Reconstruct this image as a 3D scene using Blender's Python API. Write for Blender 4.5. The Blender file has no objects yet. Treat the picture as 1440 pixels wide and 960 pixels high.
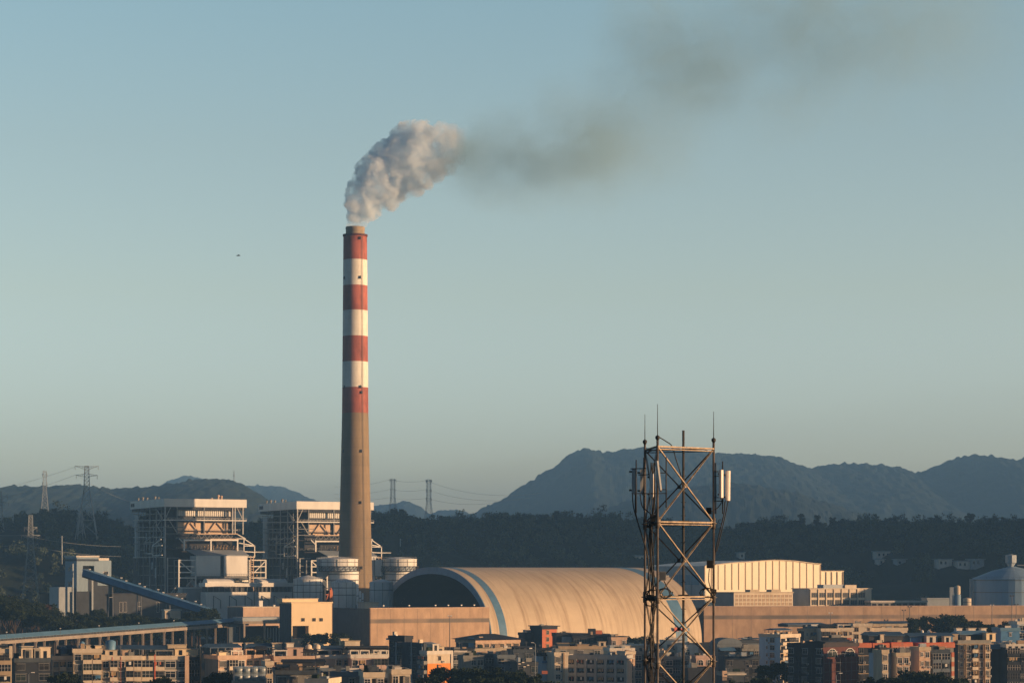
import bpy, math, random
import numpy as np
from mathutils import Vector, Matrix, noise
R = math.radians
rnd = random.Random(7)
sc = bpy.context.scene
COL = sc.collection

# ------------------------------------------------------------------ camera
F = 3200.0          # focal length in pixels of the 1440 px wide photograph
HY = 805.0          # row of the horizon
HC = 36.0           # height of the camera above the plant yard
cam_d = bpy.data.cameras.new('camera'); cam = bpy.data.objects.new('camera', cam_d); COL.objects.link(cam)
cam.location = (0, 0, HC); cam.rotation_euler = (R(90), 0, 0)
cam_d.sensor_width = 36; cam_d.lens = F / 1440 * 36; cam_d.shift_y = (HY - 480) / 1440
cam_d.clip_start = 1; cam_d.clip_end = 40000
sc.camera = cam

# ------------------------------------------------------------------ light
SUN_TH, SUN_EL = 74, 6.4
sd = Vector((math.sin(R(SUN_TH)) * math.cos(R(SUN_EL)), -math.cos(R(SUN_TH)) * math.cos(R(SUN_EL)), math.sin(R(SUN_EL))))
ld = bpy.data.lights.new('sun', 'SUN'); lo = bpy.data.objects.new('sun', ld); COL.objects.link(lo)
ld.energy = 4.5; ld.angle = R(.6); ld.color = (1, .60, .31)
lo.rotation_euler = sd.to_track_quat('Z', 'Y').to_euler(); lo.location = (900, -300, 500)
w = bpy.data.worlds.new('World'); sc.world = w; w.use_nodes = True
nt = w.node_tree; nt.nodes.clear()
out = nt.nodes.new('ShaderNodeOutputWorld'); bg = nt.nodes.new('ShaderNodeBackground')
sky = nt.nodes.new('ShaderNodeTexSky'); sky.sky_type = 'NISHITA'; sky.sun_disc = False
sky.sun_elevation = R(SUN_EL); sky.sun_rotation = math.atan2(sd.x, sd.y)
sky.altitude = 0; sky.air_density = 1.0; sky.dust_density = 1.6; sky.ozone_density = 3.0
tint = nt.nodes.new('ShaderNodeMix'); tint.data_type = 'RGBA'; tint.blend_type = 'MULTIPLY'
tint.inputs[0].default_value = 1
wtc = nt.nodes.new('ShaderNodeTexCoord'); wsp = nt.nodes.new('ShaderNodeSeparateXYZ'); wrp = nt.nodes.new('ShaderNodeValToRGB')   # the evening sky darkens quickly with height
nt.links.new(wtc.outputs['Generated'], wsp.inputs[0]); nt.links.new(wsp.outputs[2], wrp.inputs[0])
SKYT = [(0, (2.6, 2.1, 1.95)), (.03, (2.25, 1.8, 1.72)), (.06, (1.92, 1.53, 1.50)), (.122, (1.84, 1.29, 1.0)), (.183, (1.68, 1.18, .87)), (.245, (1.54, 1.19, .88)), (.33, (.62, .54, .45)), (.5, (.24, .25, .25)), (1, (.14, .16, .17))]
for k, (p, c) in enumerate(SKYT):
    e = wrp.color_ramp.elements[k] if k < 2 else wrp.color_ramp.elements.new(p)
    e.position = p; e.color = (*c, 1)
waz = nt.nodes.new('ShaderNodeMapRange'); waz.interpolation_type = 'SMOOTHSTEP'          # the sky over the viewer's back is already dusky
for k, v_ in ((1, -.35), (2, .75), (3, 0), (4, 1.0)): waz.inputs[k].default_value = v_
wmx = nt.nodes.new('ShaderNodeMix'); wmx.data_type = 'RGBA'; wmx.inputs[6].default_value = (.26, .40, .60, 1); wmx.inputs[7].default_value = (1, 1, 1, 1); nt.links.new(waz.outputs[0], wmx.inputs[0])
wml = nt.nodes.new('ShaderNodeVectorMath'); wml.operation = 'MULTIPLY'
nt.links.new(wsp.outputs[1], waz.inputs[0]); nt.links.new(wrp.outputs[0], wml.inputs[0]); nt.links.new(wmx.outputs[2], wml.inputs[1])
nt.links.new(sky.outputs[0], tint.inputs[6]); nt.links.new(wml.outputs[0], tint.inputs[7]); nt.links.new(tint.outputs[2], bg.inputs[0])
bg.inputs[1].default_value = .14
nt.links.new(bg.outputs[0], out.inputs[0])
vs = sc.view_settings
vs.view_transform = 'Standard'; vs.look = 'None'; vs.exposure = 1.09; vs.gamma = 1
cy = sc.cycles
cy.max_bounces = 12; cy.diffuse_bounces = 2; cy.glossy_bounces = 2; cy.volume_bounces = 12; cy.transparent_max_bounces = 8
cy.use_denoising = True; cy.volume_max_steps = 256

# ------------------------------------------------------------------ materials
def M(name, col, rough=.75, var=.3, scale=.35, streak=1.0, metal=0, spec=.3, dark=None):
    m = bpy.data.materials.new(name); m.use_nodes = True
    n = m.node_tree.nodes; l = m.node_tree.links; b = n['Principled BSDF']
    tc = n.new('ShaderNodeTexCoord'); mp = n.new('ShaderNodeMapping')
    mp.inputs['Scale'].default_value = (scale, scale, scale / streak)
    nz = n.new('ShaderNodeTexNoise'); nz.inputs['Scale'].default_value = 1; nz.inputs['Detail'].default_value = 6; nz.inputs['Roughness'].default_value = .65
    rp = n.new('ShaderNodeValToRGB'); rp.color_ramp.elements[0].position = .3; rp.color_ramp.elements[1].position = .72
    lo_ = dark or tuple(c * (1 - var) for c in col)
    rp.color_ramp.elements[0].color = (*lo_, 1)
    rp.color_ramp.elements[1].color = (*[min(1, c * (1 + var * .35)) for c in col], 1)
    l.new(tc.outputs['Object'], mp.inputs[0]); l.new(mp.outputs[0], nz.inputs['Vector'])
    l.new(nz.outputs[0], rp.inputs[0]); l.new(rp.outputs[0], b.inputs['Base Color'])
    b.inputs['Roughness'].default_value = rough; b.inputs['Metallic'].default_value = metal
    b.inputs['Specular IOR Level'].default_value = spec
    m['col'] = col
    return m

MT = {}
def mk(k, *a, **kw): MT[k] = M(k, *a, **kw)
mk('concrete', (.26, .195, .12), var=.35, scale=.12, streak=4)
mk('red_paint', (.40, .12, .085), var=.5, scale=.2, streak=3)
mk('white_paint', (.76, .73, .65), var=.26, scale=.2, streak=3)
mk('cap', (.3, .24, .17), var=.4)
mk('steel', (.42, .43, .42), rough=.5, var=.25, scale=.5)
mk('steel_mid', (.20, .215, .225), rough=.55, var=.4, scale=.5)
mk('steel_dark', (.055, .06, .068), rough=.7, var=.5, scale=.3)
mk('casing', (.035, .038, .045), rough=.7, var=.5, scale=.2)
mk('clad_white', (.72, .71, .66), rough=.5, var=.16, scale=.15, streak=4)
mk('clad_beige', (.62, .46, .32), rough=.6, var=.2, scale=.3, streak=3)
mk('clad_grey', (.34, .39, .42), rough=.55, var=.2, scale=.2)
mk('pipe', (.55, .38, .2), rough=.5, var=.4, scale=1)
mk('wall_dark', (.05, .06, .072), rough=.8, var=.35)
mk('blue_sheet', (.085, .22, .40), rough=.45, var=.3, scale=.3)
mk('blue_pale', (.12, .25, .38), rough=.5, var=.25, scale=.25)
mk('roof_blue', (.05, .10, .17), rough=.5, var=.4, scale=.4)
mk('roof_dark', (.035, .04, .05), rough=.7, var=.4, scale=.4)
mk('deck', (.30, .26, .22), var=.3, scale=.3)
mk('yellow_wall', (.78, .62, .40), rough=.8, var=.1, scale=.3, streak=3)
mk('hall_white', (.84, .76, .56), rough=.5, var=.08, scale=.2, streak=4)
mk('rib_brown', (.42, .30, .19), rough=.6)
mk('tank_blue', (.27, .40, .52), rough=.5, var=.15, scale=.15, streak=3)
mk('tank_white', (.72, .73, .70), rough=.5, var=.2, scale=.3, streak=3)
mk('seam', (.22, .22, .21), rough=.6)
mk('orange', (.55, .16, .06), rough=.6, var=.3, scale=1)
mk('glass', (.016, .02, .026), rough=.2, var=.5, scale=.6, spec=.3)
mk('glass_green', (.03, .042, .042), rough=.2, var=.5, scale=.6, spec=.35)
mk('void', (.012, .013, .016), rough=.9)
mk('frame_white', (.66, .65, .62), rough=.5, var=.15)
mk('frame_dark', (.09, .09, .09), rough=.5)
mk('cream', (.50, .415, .295), var=.3, scale=.45, streak=3)
mk('cream_pale', (.62, .53, .405), var=.25, scale=.45, streak=3)
mk('tan', (.42, .325, .215), var=.3, scale=.45, streak=3)
mk('salmon', (.56, .40, .29), var=.28, scale=.45, streak=3)
mk('pink', (.54, .39, .32), var=.25, scale=.45, streak=3)
mk('plaster_white', (.66, .615, .54), var=.22, scale=.45, streak=3)
mk('plaster_grey', (.25, .25, .23), var=.32, scale=.45, streak=3)
mk('plaster_pale', (.44, .43, .39), var=.25, scale=.45, streak=3)
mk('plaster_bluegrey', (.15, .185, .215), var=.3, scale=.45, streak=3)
mk('tower_blue', (.26, .35, .42), var=.2, scale=.4, streak=3)
mk('plaster_blue', (.42, .56, .66), var=.18, scale=.45, streak=3)
mk('orange_paint', (.80, .28, .06), var=.2, scale=.5, streak=2)
mk('coral', (.56, .175, .09), var=.2, scale=.5, streak=2)
mk('redband', (.62, .13, .06), var=.3, scale=.5)
mk('brick_red', (.10, .032, .028), var=.4, scale=.8)
mk('brick_dark', (.035, .03, .034), var=.4, scale=.8)
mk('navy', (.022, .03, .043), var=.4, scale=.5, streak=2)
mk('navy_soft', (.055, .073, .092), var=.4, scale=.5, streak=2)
mk('rubber', (.02, .021, .023), rough=.6)
mk('antenna', (.74, .68, .62), rough=.45, var=.1, scale=2)
mk('antenna_grey', (.45, .47, .47), rough=.45, var=.1, scale=2)
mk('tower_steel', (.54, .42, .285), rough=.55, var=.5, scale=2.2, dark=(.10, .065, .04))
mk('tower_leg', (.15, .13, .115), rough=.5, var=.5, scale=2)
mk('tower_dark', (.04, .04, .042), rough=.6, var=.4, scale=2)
mk('pylon', (.30, .34, .36), rough=.6)
mk('bark', (.07, .05, .035), rough=.9, var=.4, scale=2)
mk('earth', (.16, .085, .05), rough=.95, var=.4, scale=.3)
mk('shade_lining', (.03, .032, .036), rough=.9, var=.4, scale=.1)  # near-black inside of the dome, coloured to deepen the shade there
mk('coal', (.012, .012, .013), rough=.9)
mk('solar', (.22, .27, .30), rough=.35, var=.3, scale=1.2)
mk('lamp_white', (.85, .82, .75), rough=.4)
mk('plant_red', (.35, .05, .05))

def foliage(name, c1, c2, sc_=.35):
    m = bpy.data.materials.new(name); m.use_nodes = True
    n = m.node_tree.nodes; l = m.node_tree.links; b = n['Principled BSDF']
    tc = n.new('ShaderNodeTexCoord'); nz = n.new('ShaderNodeTexNoise'); nz.inputs['Scale'].default_value = sc_; nz.inputs['Detail'].default_value = 5
    rp = n.new('ShaderNodeValToRGB'); rp.color_ramp.elements[0].position = .35; rp.color_ramp.elements[1].position = .68
    rp.color_ramp.elements[0].color = (*c1, 1); rp.color_ramp.elements[1].color = (*c2, 1)
    l.new(tc.outputs['Object'], nz.inputs['Vector']); l.new(nz.outputs[0], rp.inputs[0]); l.new(rp.outputs[0], b.inputs['Base Color'])
    b.inputs['Roughness'].default_value = .9; b.inputs['Specular IOR Level'].default_value = .1
    MT[name] = m
foliage('leaf_dark', (.014, .024, .014), (.035, .05, .024))
foliage('leaf_mid', (.016, .028, .017), (.040, .052, .026))
foliage('leaf_rust', (.06, .032, .018), (.13, .06, .03))
foliage('hill_green', (.012, .02, .016), (.024, .033, .022), .02)
foliage('wood_leaf', (.018, .036, .030), (.11, .135, .085), .045)
foliage('ground_mat', (.03, .034, .028), (.075, .068, .055), .03)

def joints(name, period, amount):
    m = MT[name]; n = m.node_tree.nodes; l = m.node_tree.links; b = n['Principled BSDF']; src = b.inputs['Base Color'].links[0].from_socket
    tc = n.new('ShaderNodeTexCoord'); sp = n.new('ShaderNodeSeparateXYZ'); l.new(tc.outputs['Object'], sp.inputs[0])
    d = n.new('ShaderNodeMath'); d.operation = 'DIVIDE'; d.inputs[1].default_value = period; l.new(sp.outputs[2], d.inputs[0])
    fr = n.new('ShaderNodeMath'); fr.operation = 'FRACT'; l.new(d.outputs[0], fr.inputs[0]); fl = n.new('ShaderNodeMath'); fl.operation = 'FLOOR'; l.new(d.outputs[0], fl.inputs[0])
    wn = n.new('ShaderNodeTexWhiteNoise'); wn.noise_dimensions = '1D'; l.new(fl.outputs[0], wn.inputs['W'])
    a = n.new('ShaderNodeMapRange'); a.inputs[1].default_value = 0; a.inputs[2].default_value = .12; a.inputs[3].default_value = amount; a.inputs[4].default_value = 0; l.new(fr.outputs[0], a.inputs[0])
    c = n.new('ShaderNodeMath'); c.operation = 'MULTIPLY_ADD'; l.new(wn.outputs[0], c.inputs[0]); c.inputs[1].default_value = amount * .6; l.new(a.outputs[0], c.inputs[2])
    mx = n.new('ShaderNodeMix'); mx.data_type = 'RGBA'; l.new(c.outputs[0], mx.inputs[0]); l.new(src, mx.inputs[6]); mx.inputs[7].default_value = (.05, .045, .04, 1); l.new(mx.outputs[2], b.inputs['Base Color'])
joints('concrete', 5.0, .15); joints('white_paint', 3.6, .09); joints('red_paint', 3.6, .12)
# banded concrete of the yard wall: dark band painted along it
def wall_band():
    m = M('yard_wall', (.52, .355, .23), var=.34, scale=.22, streak=2.5)
    n = m.node_tree.nodes; l = m.node_tree.links; b = n['Principled BSDF']
    src = b.inputs['Base Color'].links[0].from_socket
    tc = n.new('ShaderNodeTexCoord'); sp = n.new('ShaderNodeSeparateXYZ'); l.new(tc.outputs['Object'], sp.inputs[0])
    nz = n.new('ShaderNodeTexNoise'); nz.inputs['Scale'].default_value = .05; nz.inputs['Detail'].default_value = 5; l.new(tc.outputs['Object'], nz.inputs['Vector'])
    def mr(a0, a1, b0, b1, s):
        q = n.new('ShaderNodeMapRange'); q.inputs[1].default_value = a0; q.inputs[2].default_value = a1; q.inputs[3].default_value = b0; q.inputs[4].default_value = b1
        l.new(s, q.inputs[0]); return q.outputs[0]
    def mul(a, c):
        q = n.new('ShaderNodeMath'); q.operation = 'MULTIPLY'; l.new(a, q.inputs[0]); l.new(c, q.inputs[1]); return q.outputs[0]
    k = mul(mul(mr(11.6, 12.1, 0, 1, sp.outputs[2]), mr(13.5, 14.2, 1, 0, sp.outputs[2])), mr(.36, .56, .35, .95, nz.outputs[0]))
    mx = n.new('ShaderNodeMix'); mx.data_type = 'RGBA'; l.new(k, mx.inputs[0]); l.new(src, mx.inputs[6]); mx.inputs[7].default_value = (.16, .14, .115, 1)
    # panel joints and rust runs
    l.new(mx.outputs[2], b.inputs['Base Color'])
    MT['yard_wall'] = m
wall_band()

def dome_mat():
    m = M('dome_sheet', (.67, .54, .37), rough=.6, var=.16, scale=.05, streak=1)
    n = m.node_tree.nodes; l = m.node_tree.links; b = n['Principled BSDF']
    src = b.inputs['Base Color'].links[0].from_socket
    uv = n.new('ShaderNodeTexCoord'); mp = n.new('ShaderNodeMapping'); mp.inputs['Scale'].default_value = (.42, .02, .028)
    l.new(uv.outputs['Object'], mp.inputs[0])
    nz = n.new('ShaderNodeTexNoise'); nz.inputs['Scale'].default_value = 1; nz.inputs['Detail'].default_value = 7; nz.inputs['Roughness'].default_value = .7; l.new(mp.outputs[0], nz.inputs['Vector'])
    rp = n.new('ShaderNodeValToRGB'); rp.color_ramp.elements[0].position = .47; rp.color_ramp.elements[1].position = .74
    rp.color_ramp.elements[0].color = (0, 0, 0, 1); rp.color_ramp.elements[1].color = (.8, .8, .8, 1)
    l.new(nz.outputs[0], rp.inputs[0])
    mx = n.new('ShaderNodeMix'); mx.data_type = 'RGBA'; l.new(rp.outputs[0], mx.inputs[0]); l.new(src, mx.inputs[6]); mx.inputs[7].default_value = (.33, .22, .13, 1)
    l.new(mx.outputs[2], b.inputs['Base Color'])
    MT['dome_sheet'] = m
dome_mat()

# ------------------------------------------------------------------ mesh builder
class MB:
    def __init__(s): s.v = []; s.f = []; s.m = []
    def poly(s, pts, m=0):
        i = len(s.v); s.v += [tuple(p) for p in pts]; s.f.append(tuple(range(i, i + len(pts)))); s.m.append(m)
    def box(s, x0, x1, y0, y1, z0, z1, m=0):
        if x0 > x1: x0, x1 = x1, x0
        if y0 > y1: y0, y1 = y1, y0
        if z0 > z1: z0, z1 = z1, z0
        i = len(s.v)
        s.v += [(x0, y0, z0), (x1, y0, z0), (x1, y1, z0), (x0, y1, z0), (x0, y0, z1), (x1, y0, z1), (x1, y1, z1), (x0, y1, z1)]
        for q in ((0, 3, 2, 1), (4, 5, 6, 7), (0, 1, 5, 4), (1, 2, 6, 5), (2, 3, 7, 6), (3, 0, 4, 7)):
            s.f.append(tuple(i + k for k in q)); s.m.append(m)
        return s
    def hexa(s, p, m=0):   # 8 corners: bottom four then top four
        i = len(s.v); s.v += [tuple(q) for q in p]
        for q in ((0, 3, 2, 1), (4, 5, 6, 7), (0, 1, 5, 4), (1, 2, 6, 5), (2, 3, 7, 6), (3, 0, 4, 7)):
            s.f.append(tuple(i + k for k in q)); s.m.append(m)
        return s
    def bar(s, a, b, w, h=None, m=0, up=(0, 0, 1)):
        a, b = Vector(a), Vector(b); d = (b - a).normalized(); u = Vector(up)
        if abs(d.dot(u)) > .98: u = Vector((0, 1, 0))
        r = d.cross(u).normalized(); u = r.cross(d); h = h or w; r *= w / 2; u *= h / 2
        return s.hexa([a - r - u, a + r - u, b + r - u, b - r - u, a - r + u, a + r + u, b + r + u, b - r + u], m)
    def tube(s, pts, r, n=6, m=0, cap=True):
        pts = [Vector(p) for p in pts]; i0 = len(s.v); rs = r if isinstance(r, (list, tuple)) else [r] * len(pts)
        for k, p in enumerate(pts):
            d = (pts[min(k + 1, len(pts) - 1)] - pts[max(k - 1, 0)]).normalized()
            u = Vector((0, 0, 1)) if abs(d.z) < .95 else Vector((1, 0, 0))
            a = d.cross(u).normalized(); b = a.cross(d)
            for j in range(n):
                t = 2 * math.pi * j / n; s.v.append(tuple(p + (a * math.cos(t) + b * math.sin(t)) * rs[k]))
        for k in range(len(pts) - 1):
            for j in range(n):
                s.f.append((i0 + k * n + j, i0 + (k + 1) * n + j, i0 + (k + 1) * n + (j + 1) % n, i0 + k * n + (j + 1) % n)); s.m.append(m)
        if cap:
            s.f.append(tuple(i0 + j for j in range(n))); s.m.append(m)
            s.f.append(tuple(i0 + (len(pts) - 1) * n + j for j in reversed(range(n)))); s.m.append(m)
        return s
    def lathe(s, prof, n=32, c=(0, 0), m=0, ms=None):   # prof: (r, z)
        i0 = len(s.v)
        for r, z in prof:
            for j in range(n):
                t = 2 * math.pi * j / n; s.v.append((c[0] + r * math.cos(t), c[1] + r * math.sin(t), z))
        for k in range(len(prof) - 1):
            for j in range(n):
                s.f.append((i0 + k * n + j, i0 + k * n + (j + 1) % n, i0 + (k + 1) * n + (j + 1) % n, i0 + (k + 1) * n + j)); s.m.append(ms[k] if ms else m)
        if prof[-1][0] > 1e-3: s.f.append(tuple(i0 + (len(prof) - 1) * n + j for j in range(n))); s.m.append(ms[-1] if ms else m)
        return s
    def mesh(s, name, mats, smooth=False):
        me = bpy.data.meshes.new(name); me.from_pydata(s.v, [], s.f)
        for k in ([mats] if isinstance(mats, str) else mats): me.materials.append(MT[k])
        me.polygons.foreach_set('material_index', s.m)
        if smooth: me.polygons.foreach_set('use_smooth', [True] * len(s.f))
        me.update(); return me
    def build(s, name, mats, parent=None, smooth=False):
        return link(name, s.mesh(name, mats, smooth), parent)

def link(name, me, parent=None, loc=(0, 0, 0), rz=0):
    o = bpy.data.objects.new(name, me); COL.objects.link(o); o.location = loc; o.rotation_euler = (0, 0, rz)
    if parent is not None: o.parent = parent
    return o
def tag(o, label=None, cat=None, group=None, kind=None):
    if label: o['label'] = label
    if cat: o['category'] = cat
    if group: o['group'] = group
    if kind: o['kind'] = kind
    return o
def thing(name, label, cat, loc=(0, 0, 0), rz=0, group=None):
    o = link(name, None, None, loc, rz); o.empty_display_size = .5
    return tag(o, label, cat, group)
def copy_tree(o, parent=None):
    c = o.copy(); COL.objects.link(c)
    if parent is not None: c.parent = parent
    for ch in list(o.children): copy_tree(ch, c)
    return c
def W(px, py, Y): return Vector(((px - 720) / F * Y, Y, HC + (HY - py) / F * Y))
def smooth(a, b, t):
    t = max(0, min(1, (t - a) / (b - a))); return t * t * (3 - 2 * t)
def gz(x, y):
    return -15 + 15 * smooth(985, 1075, y) + 17 * math.exp(-((x + 300) / 75) ** 2 - ((y - 1120) / 60) ** 2)

class Fr:
    """a building's own axes: x along the front, y into the depth, origin at the front left corner"""
    def __init__(s, px0, Y0, phi, z0=0):
        s.ox, s.oy = (px0 - 720) / F * Y0, Y0; s.p = R(phi); s.c, s.s = math.cos(s.p), math.sin(s.p); s.z0 = z0
    def loc(s): return (s.ox, s.oy, s.z0)
    def x(s, px, y=0):
        k = (px - 720) / F; return (k * (s.oy + y * s.c) - s.ox + y * s.s) / (s.c - k * s.s)
    def y(s, px, x=0):
        k = (px - 720) / F; return (s.ox + x * s.c - k * (s.oy + x * s.s)) / (s.s + k * s.c)
    def z(s, py, x=0, y=0): return HC + (HY - py) / F * (s.oy + x * s.s + y * s.c) - s.z0
    def pt(s, px, py, y=0):
        x = s.x(px, y); return Vector((x, y, s.z(py, x, y)))
    def ps(s, px, py, x=0):
        y = s.y(px, x); return Vector((x, y, s.z(py, x, y)))
    def thing(s, name, label, cat, group=None): return thing(name, label, cat, s.loc(), s.p, group)
PHI = 27

# ------------------------------------------------------------------ ground and hills
def ground():
    xs = [-9000, -5000, -2500, -1200] + list(range(-700, 701, 25)) + [1200, 2500, 5000, 9000]
    ys = [-1500, -500, 0, 300, 600, 800, 900] + list(range(960, 1300, 12)) + [1400, 1700, 2200, 3200, 5000, 8000, 10500]
    v = [(x, y, gz(x, y)) for y in ys for x in xs]; nx = len(xs)
    f = [(j * nx + i, j * nx + i + 1, (j + 1) * nx + i + 1, (j + 1) * nx + i) for j in range(len(ys) - 1) for i in range(nx - 1)]
    me = bpy.data.meshes.new('ground'); me.from_pydata(v, [], f); me.materials.append(MT['ground_mat'])
    me.polygons.foreach_set('use_smooth', [True] * len(f))
    tag(link('ground', me), kind='structure')
ground()

def interp(pts, x):
    if x <= pts[0][0]: return pts[0][1]
    for (a, b), (c, d) in zip(pts, pts[1:]):
        if x <= c:
            t = (x - a) / (c - a); t = t * t * (3 - 2 * t) * .6 + t * .4
            return b + (d - b) * t
    return pts[-1][1]
def ridge(name, pts, Y, df, db, gully, bump, bscale, step, rows, seed, mat='hill_green', z0=-3, fp=1.9, gul=.22):
    px0, px1 = pts[0][0], pts[-1][0]; n = int((px1 - px0) / step)
    ts = [-1 + k / rows for k in range(rows + 1)] + [.08, .2, .4, .7, 1]
    v = []
    for t in ts:
        y = Y + (t * df if t < 0 else t * db)
        pr = (1 + t) if t < 0 else (1 - t)
        prof = (math.sin(pr * math.pi / 2) ** fp) if t < 0 else math.cos(t * math.pi / 2)
        for i in range(n + 1):
            px = px0 + i * step; x = (px - 720) / F * Y
            zr = HC + (HY - interp(pts, px)) / F * Y
            g = noise.fractal(Vector((x / gully, y / gully * .6, seed)), 1.0, 2.0, 4)
            b = abs(noise.noise(Vector((x / bscale, y / bscale, seed + 9)))) * 2.2 - .5 + .7 * noise.noise(Vector((x / bscale * 2.6, y / bscale * 2.6, seed))) + max(0, noise.noise(Vector((x / bscale * 1.7, y / bscale * 1.7, seed + 40))) - .25) * 2.5
            z = z0 + (zr - z0) * prof * (1 + gul * g * (1 - prof) * 2 * (1 if t < 0 else .3)) + b * bump * (.3 + .7 * prof)
            v.append((x, y + g * 40 * (1 - prof), z))
    m = n + 1
    f = [(j * m + i, j * m + i + 1, (j + 1) * m + i + 1, (j + 1) * m + i) for j in range(len(ts) - 1) for i in range(n)]
    me = bpy.data.meshes.new(name); me.from_pydata(v, [], f); me.materials.append(MT[mat])
    tag(link(name, me), kind='structure')
    return v, m, len(ts)

ridge('hills', [(380, 790), (560, 765), (640, 742), (655, 729), (700, 707), (740, 682), (775, 661), (800, 642), (820, 633), (845, 639), (880, 635), (910, 632), (960, 634), (1000, 640),
    (1050, 641), (1080, 646), (1110, 656), (1130, 661), (1150, 657), (1200, 655), (1245, 658), (1270, 669), (1290, 667), (1320, 653), (1340, 645), (1370, 642), (1400, 649),
    (1420, 651), (1440, 645), (1500, 630), (1600, 640), (1750, 690), (1900, 770)], 6200, 2000, 1200, 500, 5.5, 32, 2.2, 60, 3)
ridge('hills', [(560, 800), (700, 770), (800, 735), (900, 700), (960, 684), (1040, 680), (1100, 690), (1150, 704), (1200, 722), (1290, 750), (1400, 780)], 4500, 900, 600, 300, 4.2, 26, 3, 36, 5)
ridge('hills', [(-500, 800), (-300, 740), (-150, 700), (0, 690), (30, 686), (60, 686), (100, 685), (125, 684), (145, 688), (160, 690), (190, 688), (220, 687), (250, 684), (272, 680), (290, 676), (310, 675), (330, 678), (345, 683), (365, 696),
    (390, 712), (430, 735), (480, 765), (520, 795)], 4300, 1500, 800, 340, 4.2, 25, 2.4, 50, 8)
ridge('hills', [(140, 790), (190, 720), (225, 684), (245, 675), (265, 669), (285, 673), (310, 684), (330, 684), (360, 683), (395, 684), (415, 691), (440, 702), (480, 716), (520, 712), (550, 709), (572, 705), (588, 710), (605, 723), (620, 718), (645, 717), (662, 722),
    (690, 730), (760, 760), (860, 795)], 8200, 1200, 900, 500, 4.0, 22, 2.6, 34, 12)

WPTS = [(-420, 798), (-200, 773), (-60, 758), (0, 754), (40, 739), (80, 730), (115, 732), (160, 745), (200, 758), (300, 758), (400, 746), (470, 736), (525, 732), (565, 734), (605, 745), (640, 741), (680, 746), (740, 739), (790, 739), (830, 741), (880, 748),
    (1000, 752), (1100, 749), (1150, 749), (1250, 750), (1350, 746), (1400, 745), (1440, 745), (1600, 748), (1800, 778), (1950, 803)]
_q = random.Random(44)
WPTS = [(px, interp(WPTS, px) + (_q.uniform(-7, 5) if 420 < px < 1500 else _q.uniform(-3, 3)) - (4 if 700 < px < 860 else 0)) for px in range(-420, 1951, 24)]
WY, WDF, WDB = 1980, 520, 400
ridge('terrain', WPTS, WY, WDF, WDB, 130, 1.0, 30, 8, 30, 21, z0=-1, fp=1.15, gul=.45)
def wood_z(x, y):
    zr = HC + (HY - interp(WPTS, x / WY * F + 720)) / F * WY
    t = (y - WY) / (WDF if y < WY else WDB)
    if abs(t) > 1: return 0
    prof = (math.sin((1 + t) * math.pi / 2) ** 1.15) if t < 0 else math.cos(t * math.pi / 2)
    g = noise.fractal(Vector((x / 130, y / 130 * .6, 21)), 1.0, 2.0, 4)
    return -1 + (zr + 1) * prof * (1 + .45 * g * (1 - prof) * 2 * (1 if t < 0 else .3))

def added_shade_hill():       # unseen hill added out of view, sunward, to keep the low slopes in shade
    nx, ny = 46, 60; v = []
    for j in range(ny + 1):
        for i in range(nx + 1):
            x = 760 + 900 * i / nx; y = 1020 + 1500 * j / ny
            e = math.sin(math.pi * i / nx) ** 1.2 * smooth(1060, 1330, y) * (1 - smooth(2150, 2500, y))
            v.append((x, y, -2 + 285 * e * (1 + .18 * noise.fractal(Vector((x / 200, y / 200, 5)), 1, 2, 4)) + 3 * noise.noise(Vector((x / 14, y / 14, 2))) * e))
    m = nx + 1; f = [(j * m + i, j * m + i + 1, (j + 1) * m + i + 1, (j + 1) * m + i) for j in range(ny) for i in range(nx)]
    me = bpy.data.meshes.new('hills'); me.from_pydata(v, [], f); me.materials.append(MT['hill_green']); tag(link('hills', me), kind='structure')
added_shade_hill()
# ------------------------------------------------------------------ trees
def leaf_points(rng, n, nclump, rx, rz, clump):
    """centres of leaf sprays gathered in clumps through an uneven crown"""
    th = rng.uniform(0, 2 * np.pi, nclump); u = rng.uniform(-.75, 1, nclump); rr = rng.uniform(.35, 1, nclump) ** .6
    s = np.sqrt(1 - np.clip(u, -1, 1) ** 2 * .9)
    c = np.stack([np.cos(th) * s * rr * rx, np.sin(th) * s * rr * rx, u * rr * rz], 1)
    k = rng.integers(0, nclump, n)
    off = rng.normal(0, 1, (n, 3)); off /= np.linalg.norm(off, axis=1)[:, None]; off *= (rng.uniform(0, 1, (n, 1)) ** .4) * clump * rng.uniform(.7, 1.25, nclump)[k][:, None]
    off[:, 2] *= .75
    return c[k] + off
def quads(rng, cen, size):
    n = len(cen); a = rng.normal(0, 1, (n, 3)); a /= np.linalg.norm(a, axis=1)[:, None]
    b = rng.normal(0, 1, (n, 3)); b -= (a * b).sum(1)[:, None] * a; b /= np.linalg.norm(b, axis=1)[:, None]
    sz = size * rng.uniform(.6, 1.3, (n, 1)); a = a * sz; b = b * sz * .6
    v = np.stack([cen - a, cen + b, cen + a, cen - b], 1).reshape(-1, 3)
    return v
def quad_mesh(name, v, mat):
    me = bpy.data.meshes.new(name); n = len(v) // 4
    me.vertices.add(len(v)); me.vertices.foreach_set('co', v.astype(np.float32).ravel())
    me.loops.add(n * 4); me.loops.foreach_set('vertex_index', np.arange(n * 4, dtype=np.int32))
    me.polygons.add(n); me.polygons.foreach_set('loop_start', np.arange(0, n * 4, 4, dtype=np.int32))
    me.materials.append(MT[mat]); me.update(calc_edges=True); return me

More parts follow.
